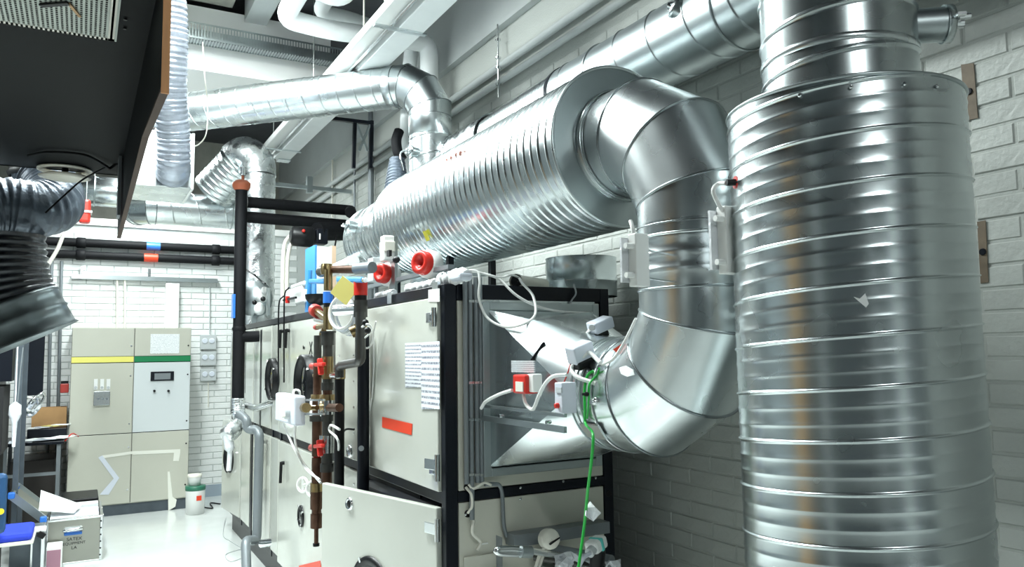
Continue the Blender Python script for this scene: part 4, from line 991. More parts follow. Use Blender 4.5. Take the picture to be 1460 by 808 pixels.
a, b = U(235, 467, Y=YB-.1), U(256, 404, Y=YB-.1); MB().box((a.x, YB-.1, 1.95), (b.x, YB-.005, b.z)).build('cable_duct', WHT, bevel=.004, label='white vertical cable duct rising from the right cabinet', cat='duct')
MB().cyl(U(299, 407, Y=YB-.02), U(299, 476, Y=YB-.02), .007, n=6).build('wall_conduit', GRYP, label='thin grey conduit above the three meters', cat='conduit')
MB().cyl(U(297, 545, Y=YB-.02), U(297, 580, Y=YB-.02), .006, n=6).build('wall_conduit', IVO, label='thin conduit end below the three meters', cat='conduit')
for u, lab in ((66, 'left grey conduit on back wall behind black hose'), (80, 'middle grey conduit on back wall behind black hose')):
    MB().cyl(U(u+8, 372, Y=YB-.03), U(u, 700, Y=YB-.03), .018, n=8).build('wall_conduit', GPIPE, label=lab, cat='conduit')
cable('white_cable', [U(90, 335, Y=8.5), U(82, 355, Y=8.5), U(68, 378, Y=8.5), U(62, 384, Y=8.5)], .02, IVO, label='loose white cable below the slate hose', cat='cable')
for v0, v1, lab in ((477, 498, 'uppermost of three grey meters on back wall'), (501, 521, 'middle of three grey meters on back wall'), (526, 543, 'lowest of three grey meters on back wall')):
    a, b = U(285.5, v1, Y=YB-.05), U(308.5, v0, Y=YB-.05); t = thing('wall_meter', lab, 'meter', a, 'meters on the back wall')
    MB().box((a.x, YB-.05, a.z), (b.x, YB-.002, b.z)).build('case', LGRY if False else GRYP, t, bevel=.004)
    w_ = (b.x-a.x)
    for k in (0, 1): MB().lathe((a.x+w_*(.28+.44*k), YB-.05, b.z-(b.z-a.z)*.42), (0, -1, 0), [(.033, 0), (.033, .004), (.028, .006)], 20, cap1=True).build('dial', LGRY, t)
# cabinets
YC = 9.45
def C(u, v, off=0.): return U(u, v, Y=YC-off)
cx0, cxm, cx1 = -.095, C(189, 560).x+.005, 1.085
ct = C(190, 467).z; zs0, zs1 = C(150, 516.5).z, C(150, 508.5).z; zm = C(150, 619).z; pl = .115
for i, (a, b, lab, ms) in enumerate(((cx0, cxm, 'left electrical cabinet with yellow stripe', YSTR), (cxm, cx1, 'right electrical cabinet with green stripe', GSTR))):
    t = thing('electrical_cabinet', lab, 'cabinet', ((a+b)/2, YC+.3, 0), 'electrical cabinets at the back wall')
    MB().box((a, YC+.02, pl), (b, YB-.02, ct)).build('body', CAB, t)
    MB().box((a, YC+.03, 0), (b, YB-.05, pl)).build('plinth', PLINTH, t)
    MB().box((a+.004, YC, zs1+.004), (b-.004, YC+.012, ct-.004)).build('upper_panel', CAB, t, bevel=.003)
    MB().box((a+.004, YC-.001, zs0), (b-.004, YC+.02, zs1)).build('stripe', ms, t)
    MB().box((a+.002, YC+.014, pl+.01), (b-.002, YC+.021, ct-.006)).build('gap_shade_plate', BLK, t)  # black plate put in to darken the gaps between panels
    dr = MB().box((a+.004, YC, zm+.003), (b-.004, YC+.012, zs0-.009)).build('middle_door', CAB if i == 0 else CABW, t, bevel=.003)
    lw = MB().box((a+.004, YC, pl+.01), (b-.004, YC+.012, zm-.005)).build('lower_door', CAB, t, bevel=.003)
    for z in (ct-.2, zs0-.15, zm+.1, zm-.15, pl+.15):
        MB().lathe((b-.03, YC, z), (0, -1, 0), [(.009, 0), (.009, .006)], 8, cap1=True).build('lock', BLACKP if i else CHROME, t)
    if i == 0:
        a_, b_ = C(133, 578), C(157, 557)
        MB().box((a_.x, YC-.03, a_.z), (b_.x, YC, b_.z)).build('switch_panel', CHROME, dr, bevel=.003)
        for u in (136.5, 145.5, 154.5):
            q = C(u, 548); MB().box((q.x-.018, YC-.012, q.z-.055), (q.x+.018, YC, q.z+.06)).build('switch_label', WHT, dr); MB().cyl((q.x, YC-.02, q.z-.03), (q.x, YC, q.z-.03), .014, n=10).build('switch', GRYP, dr)
        for u in (140, 146, 152):
            q = C(u, 568); MB().cyl((q.x, YC-.05, q.z), (q.x, YC-.03, q.z), .012, n=10).build('knob', GPIPE, dr)
    else:
        a_, b_ = C(214.5, 543), C(248, 529); f = MB().box((a_.x, YC-.015, a_.z), (b_.x, YC, b_.z)).build('display_frame', BLK, dr, bevel=.003)
        a_, b_ = C(220, 541), C(243, 531.5); MB().box((a_.x, YC-.02, a_.z), (b_.x, YC-.013, b_.z)).build('display', GPIPE, dr)
        for u in (220, 240): q = C(u, 557); MB().cyl((q.x, YC-.03, q.z), (q.x, YC, q.z), .013, n=12).build('key_switch', BLACKP, dr)
        a_, b_ = C(214, 504), C(256, 476); MB().box((a_.x, YC-.004, a_.z), (b_.x, YC-.001, b_.z)).build('paper_sheet', PRINTF, t)
# tape and plastic remains on the lower doors
t = thing('tape_remains', 'strips of old masking tape outlining a torn film on the cabinet doors', 'tape', C(200, 690, .002))
for pts in (((146, 649), (189, 643), (189, 647), (148, 653)), ((189, 643), (257, 640), (257, 645), (189, 648)), ((248, 645), (257, 645), (255, 657), (247, 657)), ((239, 672), (242, 672), (246, 708), (252, 712), (250, 722), (240, 728))):
    MB().prism([C(u, v, .004) for u, v in pts], (0, .002, 0)).build('tape_strip', TAPE, t)
b = MB(); b.prism([C(u, v, .006) for u, v in ((140, 652), (146, 649), (170, 681), (155, 705), (142, 705), (162, 682))], (0, .002, 0)); b.build('film_flap', LGRY, t)
q = U(279, 722, Y=9.05)
t = thing('paint_bucket', 'white paint bucket with green rim and orange label by the cabinet', 'bucket', (q.x, 9.1, 0))
MB().lathe((q.x, 9.1, 0), (0, 0, 1), [(.001, 0), (.092, .002), (.1, .25)], 32).build('pail', WHT, t)
MB().lathe((q.x, 9.1, .25), (0, 0, 1), [(.1, 0), (.104, .005), (.104, .045), (.095, .05), (.001, .05)], 32).build('green_lid', nmat('dark_green_lid', (.03, .16, .10), .4), t)
MB().box((q.x-.0, 9.0-.003, .15), (q.x+.05, 9.01, .2)).build('orange_label', ORNG, t)
t = thing('small_tub', 'small white tub standing on the paint bucket lid', 'tub', (q.x, 9.1, .3))
MB().lathe((q.x-.01, 9.1, .301), (0, 0, 1), [(.001, 0), (.06, .001), (.068, .09)], 28).build('tub', WHT, t); MB().lathe((q.x-.01, 9.1, .391), (0, 0, 1), [(.072, 0), (.072, .03), (.001, .032)], 28).build('lid', IVO, t)
cable('cable_end', [U(290, 723, Z=.012), U(303, 724, Z=.012), U(300, 717, Z=.012), U(314, 718, Z=.012)], .008, BLACKP, label='short black cable lying on the floor beside the bucket', cat='cable')
cable('floor_wire', [U(322, 738, Z=.005), U(318, 762, Z=.005), U(330, 772, Z=.005), U(352, 788, Z=.005), U(330, 800, Z=.005), U(322, 790, Z=.005), U(345, 782, Z=.005)], .003, GRYP, label='thin grey wire curled on the floor by the unit', cat='wire')
q = U(92, 553, Y=9.6); t = thing('red_key_box', 'small dark red box on the wall left of the cabinets', 'box', q); MB().cbox(q, (.08, .1, .1)).build('body', DRED, t, bevel=.01); MB().cbox(q+V(0, 0, .06), (.07, .09, .03)).build('lid', BLACKP, t)
#PART4B
# ================================================================ unseen door and panels, added for their streaks in the polished steel
struct(MB().box((-2.995, 1.9, 0), (-2.95, 2.95, 2.6)), 'door_1', DARKWOOD)
struct(MB().box((.15, -3.995, 0), (.95, -3.95, 3.3)), 'reflector_panel', WHP)  # white panel added to mirror as a bright streak
struct(MB().box((-1.9, -3.995, 0), (-1.5, -3.95, 3.0)), 'reflector_strip_1', WHP)  # pale strip added only for its reflection
struct(MB().box((-3.0, .2, 0), (-2.95, .7, 3.2)), 'reflector_strip_2', WHP)  # second pale strip added for reflections

# ================================================================ pipework before the unit
XP = 1.17
def Q(u, v, X=XP): return U(u, v, X=X)
def column(name, u, segs, X, lab, cat='pipe'):
    """vertical run of pipe made of stacked pieces: (v0, v1, radius, material, piece name)"""
    y = Q(u, (segs[0][0]+segs[-1][1])/2, X).y
    zz = lambda v: U(u, v, Y=y).z
    t = thing(name, lab, cat, (X, y, zz(segs[-1][1])))
    for v0, v1, r, m, nm in segs:
        MB().cyl((X, y, zz(v1)), (X, y, zz(v0)), r, n=16).build(nm, m, t)
    return t, y, zz
S = STEEL
tA, ya, za = column('valve_column', 467, [(384, 414, .024, BRASS, 'valve_body'), (416, 432, .027, BLUE, 'blue_band'), (430, 441, .024, BLACKP, 'pipe'), (438, 470, .026, BRASS, 'balancing_valve'), (472, 474, .045, STEEL, 'union_nut'), (474, 492, .036, STEEL, 'union'),
     (492, 545, .027, STEEL, 'pipe'), (508, 540, .031, BRASS, 'tee'), (545, 556, .034, STEEL, 'union'), (556, 564, .026, COPPER, 'pipe'), (562, 570, .042, BRASS, 'nut'), (570, 590, .05, CHROME, 'valve_body'), (588, 600, .033, STEEL, 'nut'),
     (598, 622, .026, STEEL, 'pipe'), (620, 645, .042, CHROME, 'pump_union'), (643, 662, .03, STEEL, 'pipe'), (660, 672, .036, STEEL, 'union'), (672, 690, .028, COPPER, 'pipe')], XP, 'tall column of brass and iron valves in front of the doors')
tB, yb, zb_ = column('copper_column', 452, [(478, 520, .022, STEEL, 'pipe'), (520, 562, .024, COPPER, 'pipe'), (562, 569, .036, BRASS, 'nut'), (592, 600, .042, STEEL, 'reducer'), (569, 650, .028, COPPER, 'pipe'), (648, 652, .02, RED, 'red_cap'), (652, 690, .028, COPPER, 'pipe'),
     (688, 700, .035, BRASS, 'nut'), (700, 725, .034, COPPER, 'sleeve'), (725, 734, .026, COPPER, 'pipe'), (732, 752, .032, COPPER, 'strainer'), (752, 775, .012, COPPER, 'drain_pipe'), (774, 778, .018, BLACKP, 'tap')], XP-.02, 'brown copper column ending in a drain tap before lower door')
tC, yc, zc = column('black_column', 484, [(520, 560, .026, BLACKP, 'pipe'), (524, 540, .03, BRASS, 'union'), (560, 700, .026, BLACKP, 'pipe')], XP+.03, 'straight black pipe in front of the narrow strip panel')
pipe_run('iron_offset_pipe', [Q(514, 445), Q(514, 512), Q(511, 516), Q(487, 520), Q(484, 524), Q(484, 538)], .024, STEEL, 'dark iron pipe with an offset bend by upper door', .03, 12)
tD, yd, zd = column('black_column', 514, [(404, 432, .030, BLACKP, 'pipe'), (401, 421, .034, RED, 'red_cap'), (428, 452, .034, STEEL, 'tee'), (452, 512, .026, BLACKP, 'pipe'), (462, 476, .032, BRASS, 'brass_tee')], XP+.02, 'black pipe with red cap beside the big upper door')
MB().cyl((XP+.02, yd, zd(440)), (XP-.06, yd+.14, zd(440)), .03, n=14).build('side_branch', CHROME, tD)
MB().cyl(Q(514, 468, XP+.02), Q(501, 474, XP-.02), .028, n=14).build('drain_valve', BRASS, tD)
yq = U(518, 600, X=1.27).y
MB().cyl((1.27, yq, .95), (1.27, yq, 1.8), .03, n=14).build('rear_pipe', BLK, label='black frame pipe standing right behind the capped pipe', cat='pipe')
# top cross pipe with blue levers
t = thing('copper_cross_pipe', 'short brown cross pipe above the valve column', 'pipe', Q(480, 390))
MB().cyl(Q(458, 384), Q(520, 384, XP+.1), .022, n=14).build('pipe', COPPER, t)
MB().cyl(Q(458, 387), Q(465, 385), .032, n=14).build('end_cap', STEEL, t); MB().cyl(Q(508, 383, XP+.08), Q(531, 381, XP+.12), .03, n=14).build('union', GPIPE, t)
MB().lathe(Q(466, 384), (0, 0, 1), [(.03, -.03), (.036, 0), (.03, .03)], 14, cap0=True, cap1=True).build('tee', BRASS, t)
for a, b, lab in (((443, 401), (465, 401), 'left sky blue lever handle on the valve column'), ((483, 398), (519, 399), 'right sky blue lever handle near the red cap')):
    t = thing('blue_lever', lab, 'lever', Q(*b)); MB().bar(Q(*a), Q(*b), .03, .028).build('grip', LBLUE, t, bevel=.008); MB().cyl(Q(*b), Q(b[0]+2, b[1]), .014, n=8).build('pivot', CHROME, t)
# balancing valve handwheel and gauge points
t = thing('red_handwheel', 'dark red handwheel on slanted brass stem of valve column', 'valve', Q(452, 446))
d = (Q(445, 439)-Q(467, 453)).normalized(); MB().cyl(Q(467, 455), Q(452, 444), .02, n=12).build('stem', BRASS, t); MB().lathe(Q(452, 444), d, [(.035, 0), (.038, .02), (.036, .06), (.02, .065)], 14, cap0=True, cap1=True).build('wheel', DRED, t)
t = thing('test_points', 'pair of small brass test points on the valve column', 'valve', Q(455, 470))
for a, b, m in (((464, 458), (450, 455), CHROME), ((464, 464), (453, 466), BRASS), ((462, 470), (458, 476), BRASS)): MB().cyl(Q(*a), Q(*b), .014, n=10).build('test_nipple', m, t)
MB().cyl(Q(453, 466), Q(450, 466.5), .016, n=10).build('red_cap', DRED, t)
# red cross handles
for u, v, lab in ((457, 522, 'upper red cross handle valve between the pipes'), (456, 638, 'lower red cross handle valve between the pipes')):
    t = thing('red_valve', lab, 'valve', Q(u, v+12))
    MB().bar(Q(u-1, v-11, XP-.05), Q(u+1, v+12, XP-.05), .03, .022).build('handle', RED, t, bevel=.006); MB().bar(Q(u-7, v-2, XP-.055), Q(u+5, v-3, XP-.055), .022, .02).build('cross_handle', RED, t, bevel=.006)
    MB().cyl(Q(u-12, v), Q(u-5, v), .020, n=10).build('side_nipple', DRED, t); MB().cyl(Q(u, v, XP-.05), Q(u+6, v, XP), .016, n=10).build('stem', BRASS, t)
MB().cyl(Q(448, 535), Q(474, 535), .011, n=10).build('brass_link', BRASS, label='thin brass pipe linking the valve columns', cat='pipe')
MB().cyl(Q(474, 535), Q(482, 535), .018, n=10).build('steel_nipple', CHROME, label='bright nipple at right end of thin brass pipe', cat='pipe')
MB().cyl(Q(470, 581), Q(484, 581), .022, n=10).build('side_pipe', COPPER, label='short copper branch to the straight black pipe', cat='pipe')
# mixing valve actuator
t = thing('valve_actuator', 'pale blue-grey square actuator box with round grey dial', 'actuator', Q(410, 604, 1.02))
XV = 1.0
a, b = U(392, 604, X=XV), U(420, 562, X=XV); MB().box((XV, a.y, (a.z+U(420, 602, X=XV).z)/2), (XV+.06, b.y, (b.z+U(392, 562, X=XV).z)/2)).build('housing', LGRY, t, bevel=.01)
q = U(412, 588, X=XV); MB().lathe(q, (-1, 0, 0), [(.036, 0), (.034, .022), (.028, .026), (.001, .026)], 28).build('dial', GRYP, t); MB().bar(q+V(-.03, .02, .02), q+V(-.03, -.02, -.02), .012, .022, (1, 0, 0)).build('dial_grip', IVO, t)
for v in (570, 590): MB().bar(U(427, v, X=XV+.05), U(462, v, X=XV+.1), .012, .01).build('yoke', CHROME, t)
MB().cyl(U(427, 581, X=XV+.05), U(452, 581, X=XV+.1), .014, n=12).build('spindle', BRASS, t); MB().cyl(U(434, 581, X=XV+.05), U(437, 581, X=XV+.05), .026, n=12).build('spindle_nut', BRASS, t)
MB().box(*[(Q(449, 592).x-.03, Q(449, 592).y, Q(449, 592).z), (Q(458, 569).x+.02, Q(458, 569).y, Q(458, 569).z)]).build('scale_plate', WHT, t)
b = MB().cbox(Q(464, 581), (.06, .075, .06), Matrix.Rotation(.78, 3, 'X')).build('valve_block', CHROME, label='bright square mixing valve block on the valve column', cat='valve', bevel=.004)
cable('white_cable', [U(404, 604, X=XV+.04), U(420, 640, X=XV+.05), U(436, 668, X=XV+.1), U(456, 684, X=XV+.12)], .007, WHT, label='left white cable curving from actuator to drain column', cat='cable')
cable('white_cable', [U(421, 604, X=XV+.04), U(421, 630, X=XV+.05), U(430, 656, X=XV+.1), U(457, 688, X=XV+.12)], .007, WHT, label='right white cable curving from actuator to drain column', cat='cable')
cable('white_cable', [U(418, 562, X=XV+.05), U(420, 556, X=XV+.08), U(427, 558, X=XV+.1), U(428, 572, X=XV+.12)], .007, WHT, label='small white cable loop above the actuator box', cat='cable')
for u, v, lab in ((431.5, 691, 'left small white ring valve before lower door'), (445, 697, 'right small white ring valve before lower door')):
    t = thing('ring_valve', lab, 'valve', Q(u, v, 1.2)); MB().torus(Q(u, v, 1.2), (-1, -.6, .1), .042, .008, 24).build('ring', WHT, t); MB().cyl(Q(u, v, 1.2), Q(u, v, 1.2)+V(.1, 0, 0), .012, n=8).build('stem', WHT, t); MB().bar(Q(u, v, 1.2)+V(0, 0, -.04), Q(u, v, 1.2)+V(0, 0, .04), .01, .008).build('spoke', WHT, t)
# coil of cable, yellow tag
t = thing('cable_coil', 'grey cable coil hanging beside the valve column', 'cable', Q(488, 460))
for k in range(5):
    c = Q(487+k*1.2, 445+k*1.4, XP-.02+.006*k); MB().torus(c, (-1, -.55+.1*k, .1-.1*k), .085+.004*k, .007, 32, 6).build('turn', [WHT, LGRY, GRYP, WHT, LGRY][k], t)
q = Q(491, 414, XP-.05); MB().cbox(q, (.105, .004, .105), Matrix.Rotation(math.radians(-40), 3, 'Z') @ Matrix.Rotation(math.radians(38), 3, 'Y')).build('yellow_tag', YELL, label='yellow square card tag tilted beside the red cap', cat='tag')
cable('white_cable', [Q(516, 466, XP-.02), Q(524, 462, XP-.03), Q(530, 468, XP), Q(524, 478, XP), Q(516, 486, XP+.05), Q(522, 496, XP+.08), Q(530, 490, XP+.1), Q(533, 472, XP+.1), Q(536, 458, XP+.1)], .005, WHT, label='thin white cable tangled at the brass tee', cat='cable')
for u, v, lab in ((521, 460, 'upper black cable clip on tangled white cable'), (524, 471, 'lower black cable clip on tangled white cable')): MB().sphere(Q(u, v, XP-.03), .016).build('cable_clip', BLACKP, label=lab, cat='clip')
cable('white_cable', [L(533, 480, .02), L(533, 520, .02), L(531, 560, .02), L(527, 590, .02), L(524, 640, .02)], .003, WHT, label='very thin white wire running down the big upper door', cat='cable')
cable('white_cable', [U(484, 612, X=XP), U(472, 606, X=XP), U(470, 614, X=XP), U(480, 624, X=XP), U(483, 640, X=XP+.02), U(478, 684, X=XP+.05)], .007, WHT, label='white cable loop behind the straight black pipe', cat='cable')
MB().tube(bez([L(505, 612, .02), L(493, 612, .05), L(486, 622, .05)], 6), .006, 8).build('lever_rod', BLACKP, label='small black lever rod on the strip panel', cat='lever')
MB().cyl(L(515, 639, .01), L(515, 639, .09), .014, n=10).build('peg', GPIPE, ahu)
cable('black_cable', [L(378, 404, .0), U(372, 400, X=1.4), L(363, 392, .03), L(350, 384, .03)], .008, BLACKP, label='thin black cable along far roof edge', cat='cable')
for u, v0, v1, lab in ((398, 424, 545, 'left thin black cable hanging over far upper door'), (406, 412, 545, 'right thin black cable hanging over far upper door')):
    cable('black_cable', [L(u+6, v0-2, .02), L(u, v0+8, .03), L(u-1, v0+50, .03), L(u-1, v1, .03)], .006, BLACKP, label=lab, cat='cable')
# ================================================================ on the roof of the unit
def T(u, v, X=FX+.08): return U(u, v, X=X)
def alarm(u, v, lab, r=.056):
    c = T(u, v); t = thing('red_alarm_siren', lab, 'siren', V(c.x, c.y, TZ)); d = V(-.80, -.35, .05).normalized()
    MB().lathe(c+d*.02, d, [(r, 0), (r*.98, .035), (r*.75, .045), (r*.45, .035), (r*.3, .012), (.001, .01)], 32).build('horn', RED, t)
    MB().lathe(c+d*.02, -d, [(.001, 0), (r*1.05, .0), (r*1.2, .012), (r*1.2, .055), (r*.7, .075), (.001, .077)], 32).build('base', WHT, t)
    MB().bar(c-d*.02+V(.0, 0, -r), V(c.x+.02, c.y, TZ), .03, .012, d).build('stand', IVO, t)
alarm(610, 376, 'red siren with white base nearer the front on the unit roof')
alarm(553, 391, 'red siren with white base farther back on the unit roof', .052)
for u, v in ((625, 412), (560, 424)):
    p = L(u-5, v, .012); MB().box((p.x, p.y-.03, p.z-.03), (p.x+.012, p.y+.03, TZ+.01)).build('roof_clip', CHROME, label='metal clip strip folded over roof edge under the %s siren' % ('nearer' if u > 600 else 'farther'), cat='clip')
t = thing('socket_stack', 'tall cream socket and actuator stack on the unit roof', 'actuator', T(560, 400))
c = T(560, 350); MB().box((c.x+.0, c.y-.03, TZ), (c.x+.015, c.y+.05, U(560, 338, Y=c.y).z)).build('back_plate', GD, t)
for v0, v1, w_, m in ((338, 348, .03, WHT), (346, 362, .045, IVO), (360, 374, .035, WHT)):
    q0, q1 = T(557, v1), T(557, v0); MB().box((c.x-.06, c.y-w_, q0.z), (c.x, c.y+w_, q1.z)).build('housing', m, t, bevel=.008)
q = T(555, 361, FX+.02); MB().cbox(q, (.015, .035, .03)).build('dark_window', DARK, t); q = T(565, 370, FX+.02); MB().sphere(q, .018, (1, 1.4, 1)).build('cable_gland', BLACKP, t)
t = thing('grey_junction_box', 'small grey junction box on roof behind the farther siren', 'box', T(538, 398))
q = U(537, 385, X=1.5); MB().cbox(q, (.08, .1, .14)).build('housing', GRYP, t, bevel=.005); MB().cbox(q+V(0, -.055, .01), (.04, .006, .06)).build('label', WHT, t)
t = thing('fabric_bundle', 'crumpled white cloth tape laid along the roof edge', 'cloth', T(600, 395))
def cloth(u0, u1, dz, r): return [V(FX+.05, L(u0+(u1-u0)*k/10, 400).y, TZ+.012+dz*abs(math.sin(k*1.3))) for k in range(11)]
MB().tube(bez(cloth(566, 606, .01, 0), 4), [.012+.014*abs(math.sin(k*.37)) for k in range(41)], 8).build('cloth', PAPER, t)
MB().tube(bez(cloth(614, 650, .025, 0), 4), [.015+.016*abs(math.sin(k*.31+1)) for k in range(41)], 8).build('cloth', PAPER, t)
MB().tube(bez(cloth(526, 548, .006, 0), 4), [.01+.012*abs(math.sin(k*.5+1)) for k in range(41)], 8).build('cloth', PLAST, t)
MB().cbox(V(FX+.04, L(648, 398).y+.02, TZ+.02), (.06, .1, .03)).build('folded_end', LGRY, t, bevel=.01)
t = thing('grey_roof_bar', 'grey steel bar across the roof under the horizontal silencer', 'bar', V(1.7, 3.15, TZ)); MB().bar((FX+.1, 3.1, TZ+.09), (FX+.1, 4.2, TZ+.09), .03, .02).build('bar', GPIPE, t); MB().bar((FX+.03, 3.02, TZ+.05), (1.56, 3.02, TZ+.05), .06, .008).build('plate', GD, t)
for y in (3.12, 4.1): MB().bar((FX+.1, y, TZ), (FX+.1, y, TZ+.09), .02, .02).build('foot', GPIPE, t)
# blue file-like box
X5 = 1.42
t = thing('blue_and_white_box', 'tall sky blue and white box standing on the unit roof', 'box', U(450, 440, X=X5))
y = U(449, 400, X=X5).y; zt_ = U(449, 349, X=X5).z; y0_ = U(435, 400, X=X5-.0).y
MB().box((X5, y, TZ), (X5+.012, y0_, zt_)).build('blue_side', LBLUE, t)
MB().box((X5+.012, y, TZ), (X5+.12, y0_-.02, zt_-.01)).build('white_body', WHT, t)
MB().box((X5+.12, y, TZ), (X5+.15, y0_-.02, zt_)).build('beige_edge', nmat('beige_edge', (.72, .52, .36), .5), t)
MB().cyl(U(442, 385, X=1.36), U(440, 442, X=1.36), .016, n=10).build('blue_pipe', LBLUE, label='slim sky blue pipe in front of the blue and white box', cat='pipe')
# dark motor under the black pipes
t = thing('circulation_pump', 'black circulation pump head below the black foam-wrapped pipes', 'pump', U(432, 350, Y=6.6))
MB().lathe(U(414, 336, Y=6.5), U(446, 338, Y=6.5)-U(414, 336, Y=6.5), [(.05, 0), (.085, .02), (.09, .17), (.075, .19)], 20, cap0=True, cap1=True).build('motor', BLACKP, t)
MB().cbox(U(457, 338, Y=6.5), (.1, .12, .13)).build('terminal_box', BLK, t, bevel=.01)
MB().cyl(U(452, 330, Y=6.5), U(500, 330, Y=6.7), .08, n=18).build('housing', RUB, t); q = U(433, 329, Y=6.4); MB().sphere(q, .014).build('red_lamp', RED, t); MB().cbox(U(456, 337, Y=6.42), (.01, .01, .05)).build('label', WHT, t)
for k, (u, lab) in enumerate(((404, 'outer cream hose dropping from the circulation pump'), (410, 'inner cream hose dropping from the circulation pump'))):
    cable('cream_hose', [U(416+k*3, 334+k*8, Y=6.6), U(u+3, 345+k*8, Y=6.6), U(u, 365+k*6, Y=6.6), U(u-1, 400, Y=6.6), U(u-1, 432, Y=6.6)], .018, IVO, label=lab, cat='hose')
cable('black_cable', [U(480, 336, Y=6.5), U(476, 358, Y=6.3), U(469, 378, Y=6.0)], .007, BLACKP, label='thin black cable slanting down from the circulation pump', cat='cable')
# white boxes and valves further along the roof
t = thing('white_roof_actuator', 'white boxy actuator on roof near the blue and white box', 'actuator', T(420, 430))
for u0, v0, u1, v1 in ((408, 406, 430, 430), (414, 400, 432, 412), (420, 412, 434, 434)):
    a, b = T(u0, v1), T(u1, v0); MB().box((a.x, a.y, a.z), (a.x+.1, b.y, b.z)).build('housing', WHT, t, bevel=.01)
MB().bar(T(404, 428, FX-.02), T(422, 424, FX-.02), .014, .014).build('lever', BLACKP, t); q = T(410, 432, FX-.02); MB().cyl(q, q+V(0, 0, .05), .016, n=10).build('red_cap', RED, t)
t = thing('white_valve_cluster', 'white valve heads with black caps on roof beside foil riser', 'valve', T(370, 446))
for u, v, r in ((362, 420, .05), (374, 422, .05), (366, 432, .04), (377, 414, .03), (370, 440, .05)): MB().sphere(T(u, v), r, (1, 1, 1.2)).build('valve_head', WHT, t)
for u, v in ((363, 431), (375, 426)): MB().sphere(T(u, v, FX+.01), .022).build('black_cap', BLACKP, t)
MB().box(tuple(T(379, 450)), tuple(T(382, 410)+V(.02, 0, 0))).build('strut', GD, t)
t = thing('round_duct_end', 'round galvanised duct end on roof behind the white valves', 'duct', U(358, 425, Y=7.3)); MB().lathe(U(358, 425, Y=7.3), (-1, -.9, 0), [(.16, -.1), (.16, 0), (.001, .01)], 36).build('casing', GD, t); q = U(358, 425, Y=7.3); MB().bar((q.x+.03, q.y+.03, TZ-.02), (q.x+.03, q.y+.03, q.z-.1), .04, .04).build('foot', GD, t)
t = thing('black_dish', 'black half-round dish on roof behind valve column', 'dish', T(455, 424)); MB().lathe(T(456, 420, FX+.1), (0, 0, -1), [(.1, 0), (.095, .03), (.07, .06), (.001, .075)], 24).build('dish', BLACKP, t); MB().lathe(T(456, 420, FX+.1), (0, 0, 1), [(.1, 0), (.001, .002)], 24).build('lid', BLK, t)
t = thing('white_roof_fitting', 'white plastic fitting with black hook on the unit roof', 'fitting', T(490, 388)); MB().cyl(U(474, 386, X=1.5), U(504, 372, X=1.5), .04, n=14).build('body', WHT, t); MB().tube(bez([U(496, 375, X=1.5), U(499, 369, X=1.5), U(503, 371, X=1.5), U(502, 380, X=1.5)], 5), .01, 8).build('hook', BLACKP, t)
# far-left edge valve
cable('thin_wire', [L(333, 458, .1), L(331, 480, .1), L(328, 520, .1)], .005, GRYP, label='thin wire hanging at far end of the unit', cat='wire')

# ================================================================ fittings at the foot of the unit front
YF = 2.75
t = thing('metal_handle_pipe', 'bright bent pipe handle low in front of the unit', 'pipe', U(740, 790, Y=YF))
MB().tube(bez([U(752, 790, Y=YF), U(722, 789, Y=YF), U(710, 787, Y=YF), U(711, 783, Y=YF), U(740, 783, Y=YF), U(800, 792, Y=YF)], 6), .014, 12).build('pipe', CHROME, t); MB().cyl(U(742, 786, Y=YF-.01), U(757, 787, Y=YF-.01), .024, n=12).build('coupling', GD, t)
t = thing('round_cream_plug', 'round cream thermostat head with two cables at the unit foot', 'sensor', U(783, 780, Y=YF)); q = U(783, 768, Y=YF)
MB().lathe(q, (-.2, -1, .2), [(.001, .03), (.036, .028), (.042, .01), (.042, -.02)], 24).build('head', IVO, t); MB().bar(q+V(-.02, -.035, -.012), q+V(.03, -.03, .008), .008, .006).build('slot', BLACKP, t)
for k in (0, 1): cable('cream_cable', [U(779+5*k, 778, Y=YF), U(770+5*k, 790, Y=YF), U(763+5*k, 812, Y=YF), U(760+5*k, 830, Y=YF)], .007, IVO, label='%s cream cable below the thermostat head' % ('left' if k == 0 else 'right'), cat='cable')
t = thing('white_actuator', 'white actuator with turquoise stripe at foot of the green wire', 'actuator', U(850, 795, Y=2.6)); q = U(850, 776, Y=2.6)
Rq = Matrix.Rotation(math.radians(-14), 3, 'Y') @ Matrix.Rotation(math.radians(20), 3, 'Z')
MB().cbox(q, (.085, .06, .05), Rq).build('housing', WHT, t, bevel=.012); MB().cbox(q+V(.002, -.002, .002), (.016, .063, .052), Rq).build('turquoise_stripe', nmat('turquoise', (.1, .55, .5), .4), t, bevel=.005)
MB().cyl(q+V(-.03, -.02, -.01), q+V(-.055, -.03, -.02), .02, n=12).build('cable_gland', GRYP, t); MB().cyl(q+V(.01, 0, -.02), q+V(.01, .02, -.12), .03, n=12).build('base', BLACKP, t)
cable('grey_cable', [q+V(-.05, -.03, -.02), U(832, 795, Y=2.55), U(824, 812, Y=2.55), U(815, 840, Y=2.55)], .009, LGRY, label='grey cable leaving the white actuator downwards', cat='cable')
t = thing('plastic_film', 'crumpled clear plastic film around low pipes', 'film', U(800, 808, Y=YF))
random.seed(9)
b = MB(); pts = []
for i in range(9):
    for j in range(7): pts.append(U(790+i*6+random.uniform(-2, 2), 786+j*7+abs(i-4)*1.6+random.uniform(-2, 2), Y=YF-.03+random.uniform(-.03, .03)))
b.add(pts, [(i*7+j, i*7+j+1, (i+1)*7+j+1, (i+1)*7+j) for i in range(8) for j in range(6)]); b.build('film', PLAST, t)
